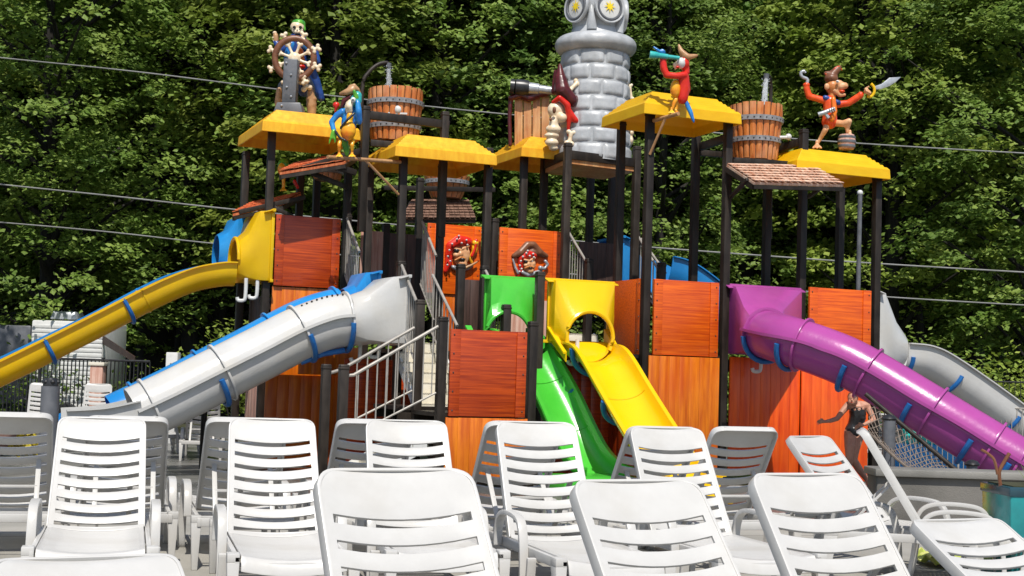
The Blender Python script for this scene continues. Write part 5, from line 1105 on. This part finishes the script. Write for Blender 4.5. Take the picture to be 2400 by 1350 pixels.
m.v = [p+V((1, 1, 1))*.09*noise.noise(p*3.1) for p in m.v]; tag(m.build('boulder', pmat('red_rock', (.12, .06, .045), (.22, .13, .10), (5, 5, 5), rough=.8, bump=.02)), 'reddish boulder below the yellow bush at the left edge', 'rock')
YC = 36; CA = thing('camper_trailer', 'white ribbed camper trailer parked under the trees at left', 'camper', onY(150, 960, YC)); x0, x1 = onY(72, 800, YC).x, onY(242, 800, YC).x; zt_ = onY(160, 752, YC).z; z0 = .35
MB().box(((x0+x1)/2, YC+1.1, (zt_+z0)/2), (x1-x0, 2.2, zt_-z0)).build('body', M['whitep'], CA, bev=.05)
m = MB()
for i in range(18): z = z0+.06+i*(zt_-z0-.1)/18; m.box(((x0+x1)/2, YC-.004, z), (x1-x0-.04, .02, .085))
m.build('siding', M['whitep'], CA, bev=.006); m = MB(); m.box((x0+.45, YC-.03, zt_-.75), (.55, .03, .5)); m.build('window', M['black'], CA)
MB().box((x0+.6, YC+1, zt_+.16), (.7, .8, .22), taper=.85).build('roof_vent', M['silver'], CA, bev=.04); MB().box((x1-.5, YC+1.2, zt_+.12), (.4, .6, .18), taper=.85).build('roof_vent', M['silver'], CA, bev=.04)
MB().box((x0-.55, YC+1.4, (zt_-.1+z0)/2), (1.0, 2.6, zt_-.2-z0)).build('side_annex', M['iron'], CA, bev=.04)
wc_ = V((onY(163, 905, YC).x, YC-.15, .12)); rotx = Matrix.Rotation(pi/2, 3, 'X'); MB().lathe(wc_, [(.2, -.1), (.33, -.1), (.36, 0), (.33, .1), (.2, .1)], 24, rotx).build('wheel', M['black'], CA)
MB().prism([onY(240, 786, YC), onY(316, 836, YC-1.5), onY(316, 850, YC-1.5), onY(240, 806, YC)], (0, .1, 0)).build('awning_arm', M['darkpanel'], CA)
g0, g1 = onY(-60, 990, 33), onY(345, 990, 33); pfence((g0.x, 33, -.17), (g1.x, 33, -.17), 1.75, 44, 'black metal fence in front of the camper at left', 'black', .016)
pq_ = onY(230, 870, 32.8); pl = thing('stone_pillar', 'short tan stone pillar in the black fence', 'pillar', (pq_.x, 32.8, -.17)); MB().box((pq_.x, 32.8, (onY(230, 856, 32.8).z-.17)/2), (.30, .3, onY(230, 856, 32.8).z+.17)).build('shaft', M['palepanel'], pl, bev=.02); MB().box((pq_.x, 32.8, onY(230, 853, 32.8).z), (.36, .36, .08)).build('cap', M['step'], pl, bev=.01)
fq = onY(405, 870, 30); fg = thing('white_cabinet', 'upright white cabinet behind the white tube slide', 'cabinet', (fq.x, 30, -.15)); zt_ = onY(405, 826, 30).z; MB().box((fq.x, 30, (zt_-.15)/2), (.25, .3, zt_+.15)).build('box', M['whitep'], fg, bev=.02); MB().box((fq.x, 29.83, zt_-.25), (.05, .02, .03)).build('handle', M['black'], fg)
for (px, Y, lb) in ((480, 23, 'thin dark post left of the pale panel under the white slide'), (300, 31, 'thin dark post near the black fence')):
    p = onY(px, 940, Y); o = thing('pole', lb, 'pole', (p.x, Y, -.15)); MB().tube([(p.x, Y, -.15), (p.x, Y, p.z+.3)], .05, 10).build('pole', M['post'], o)
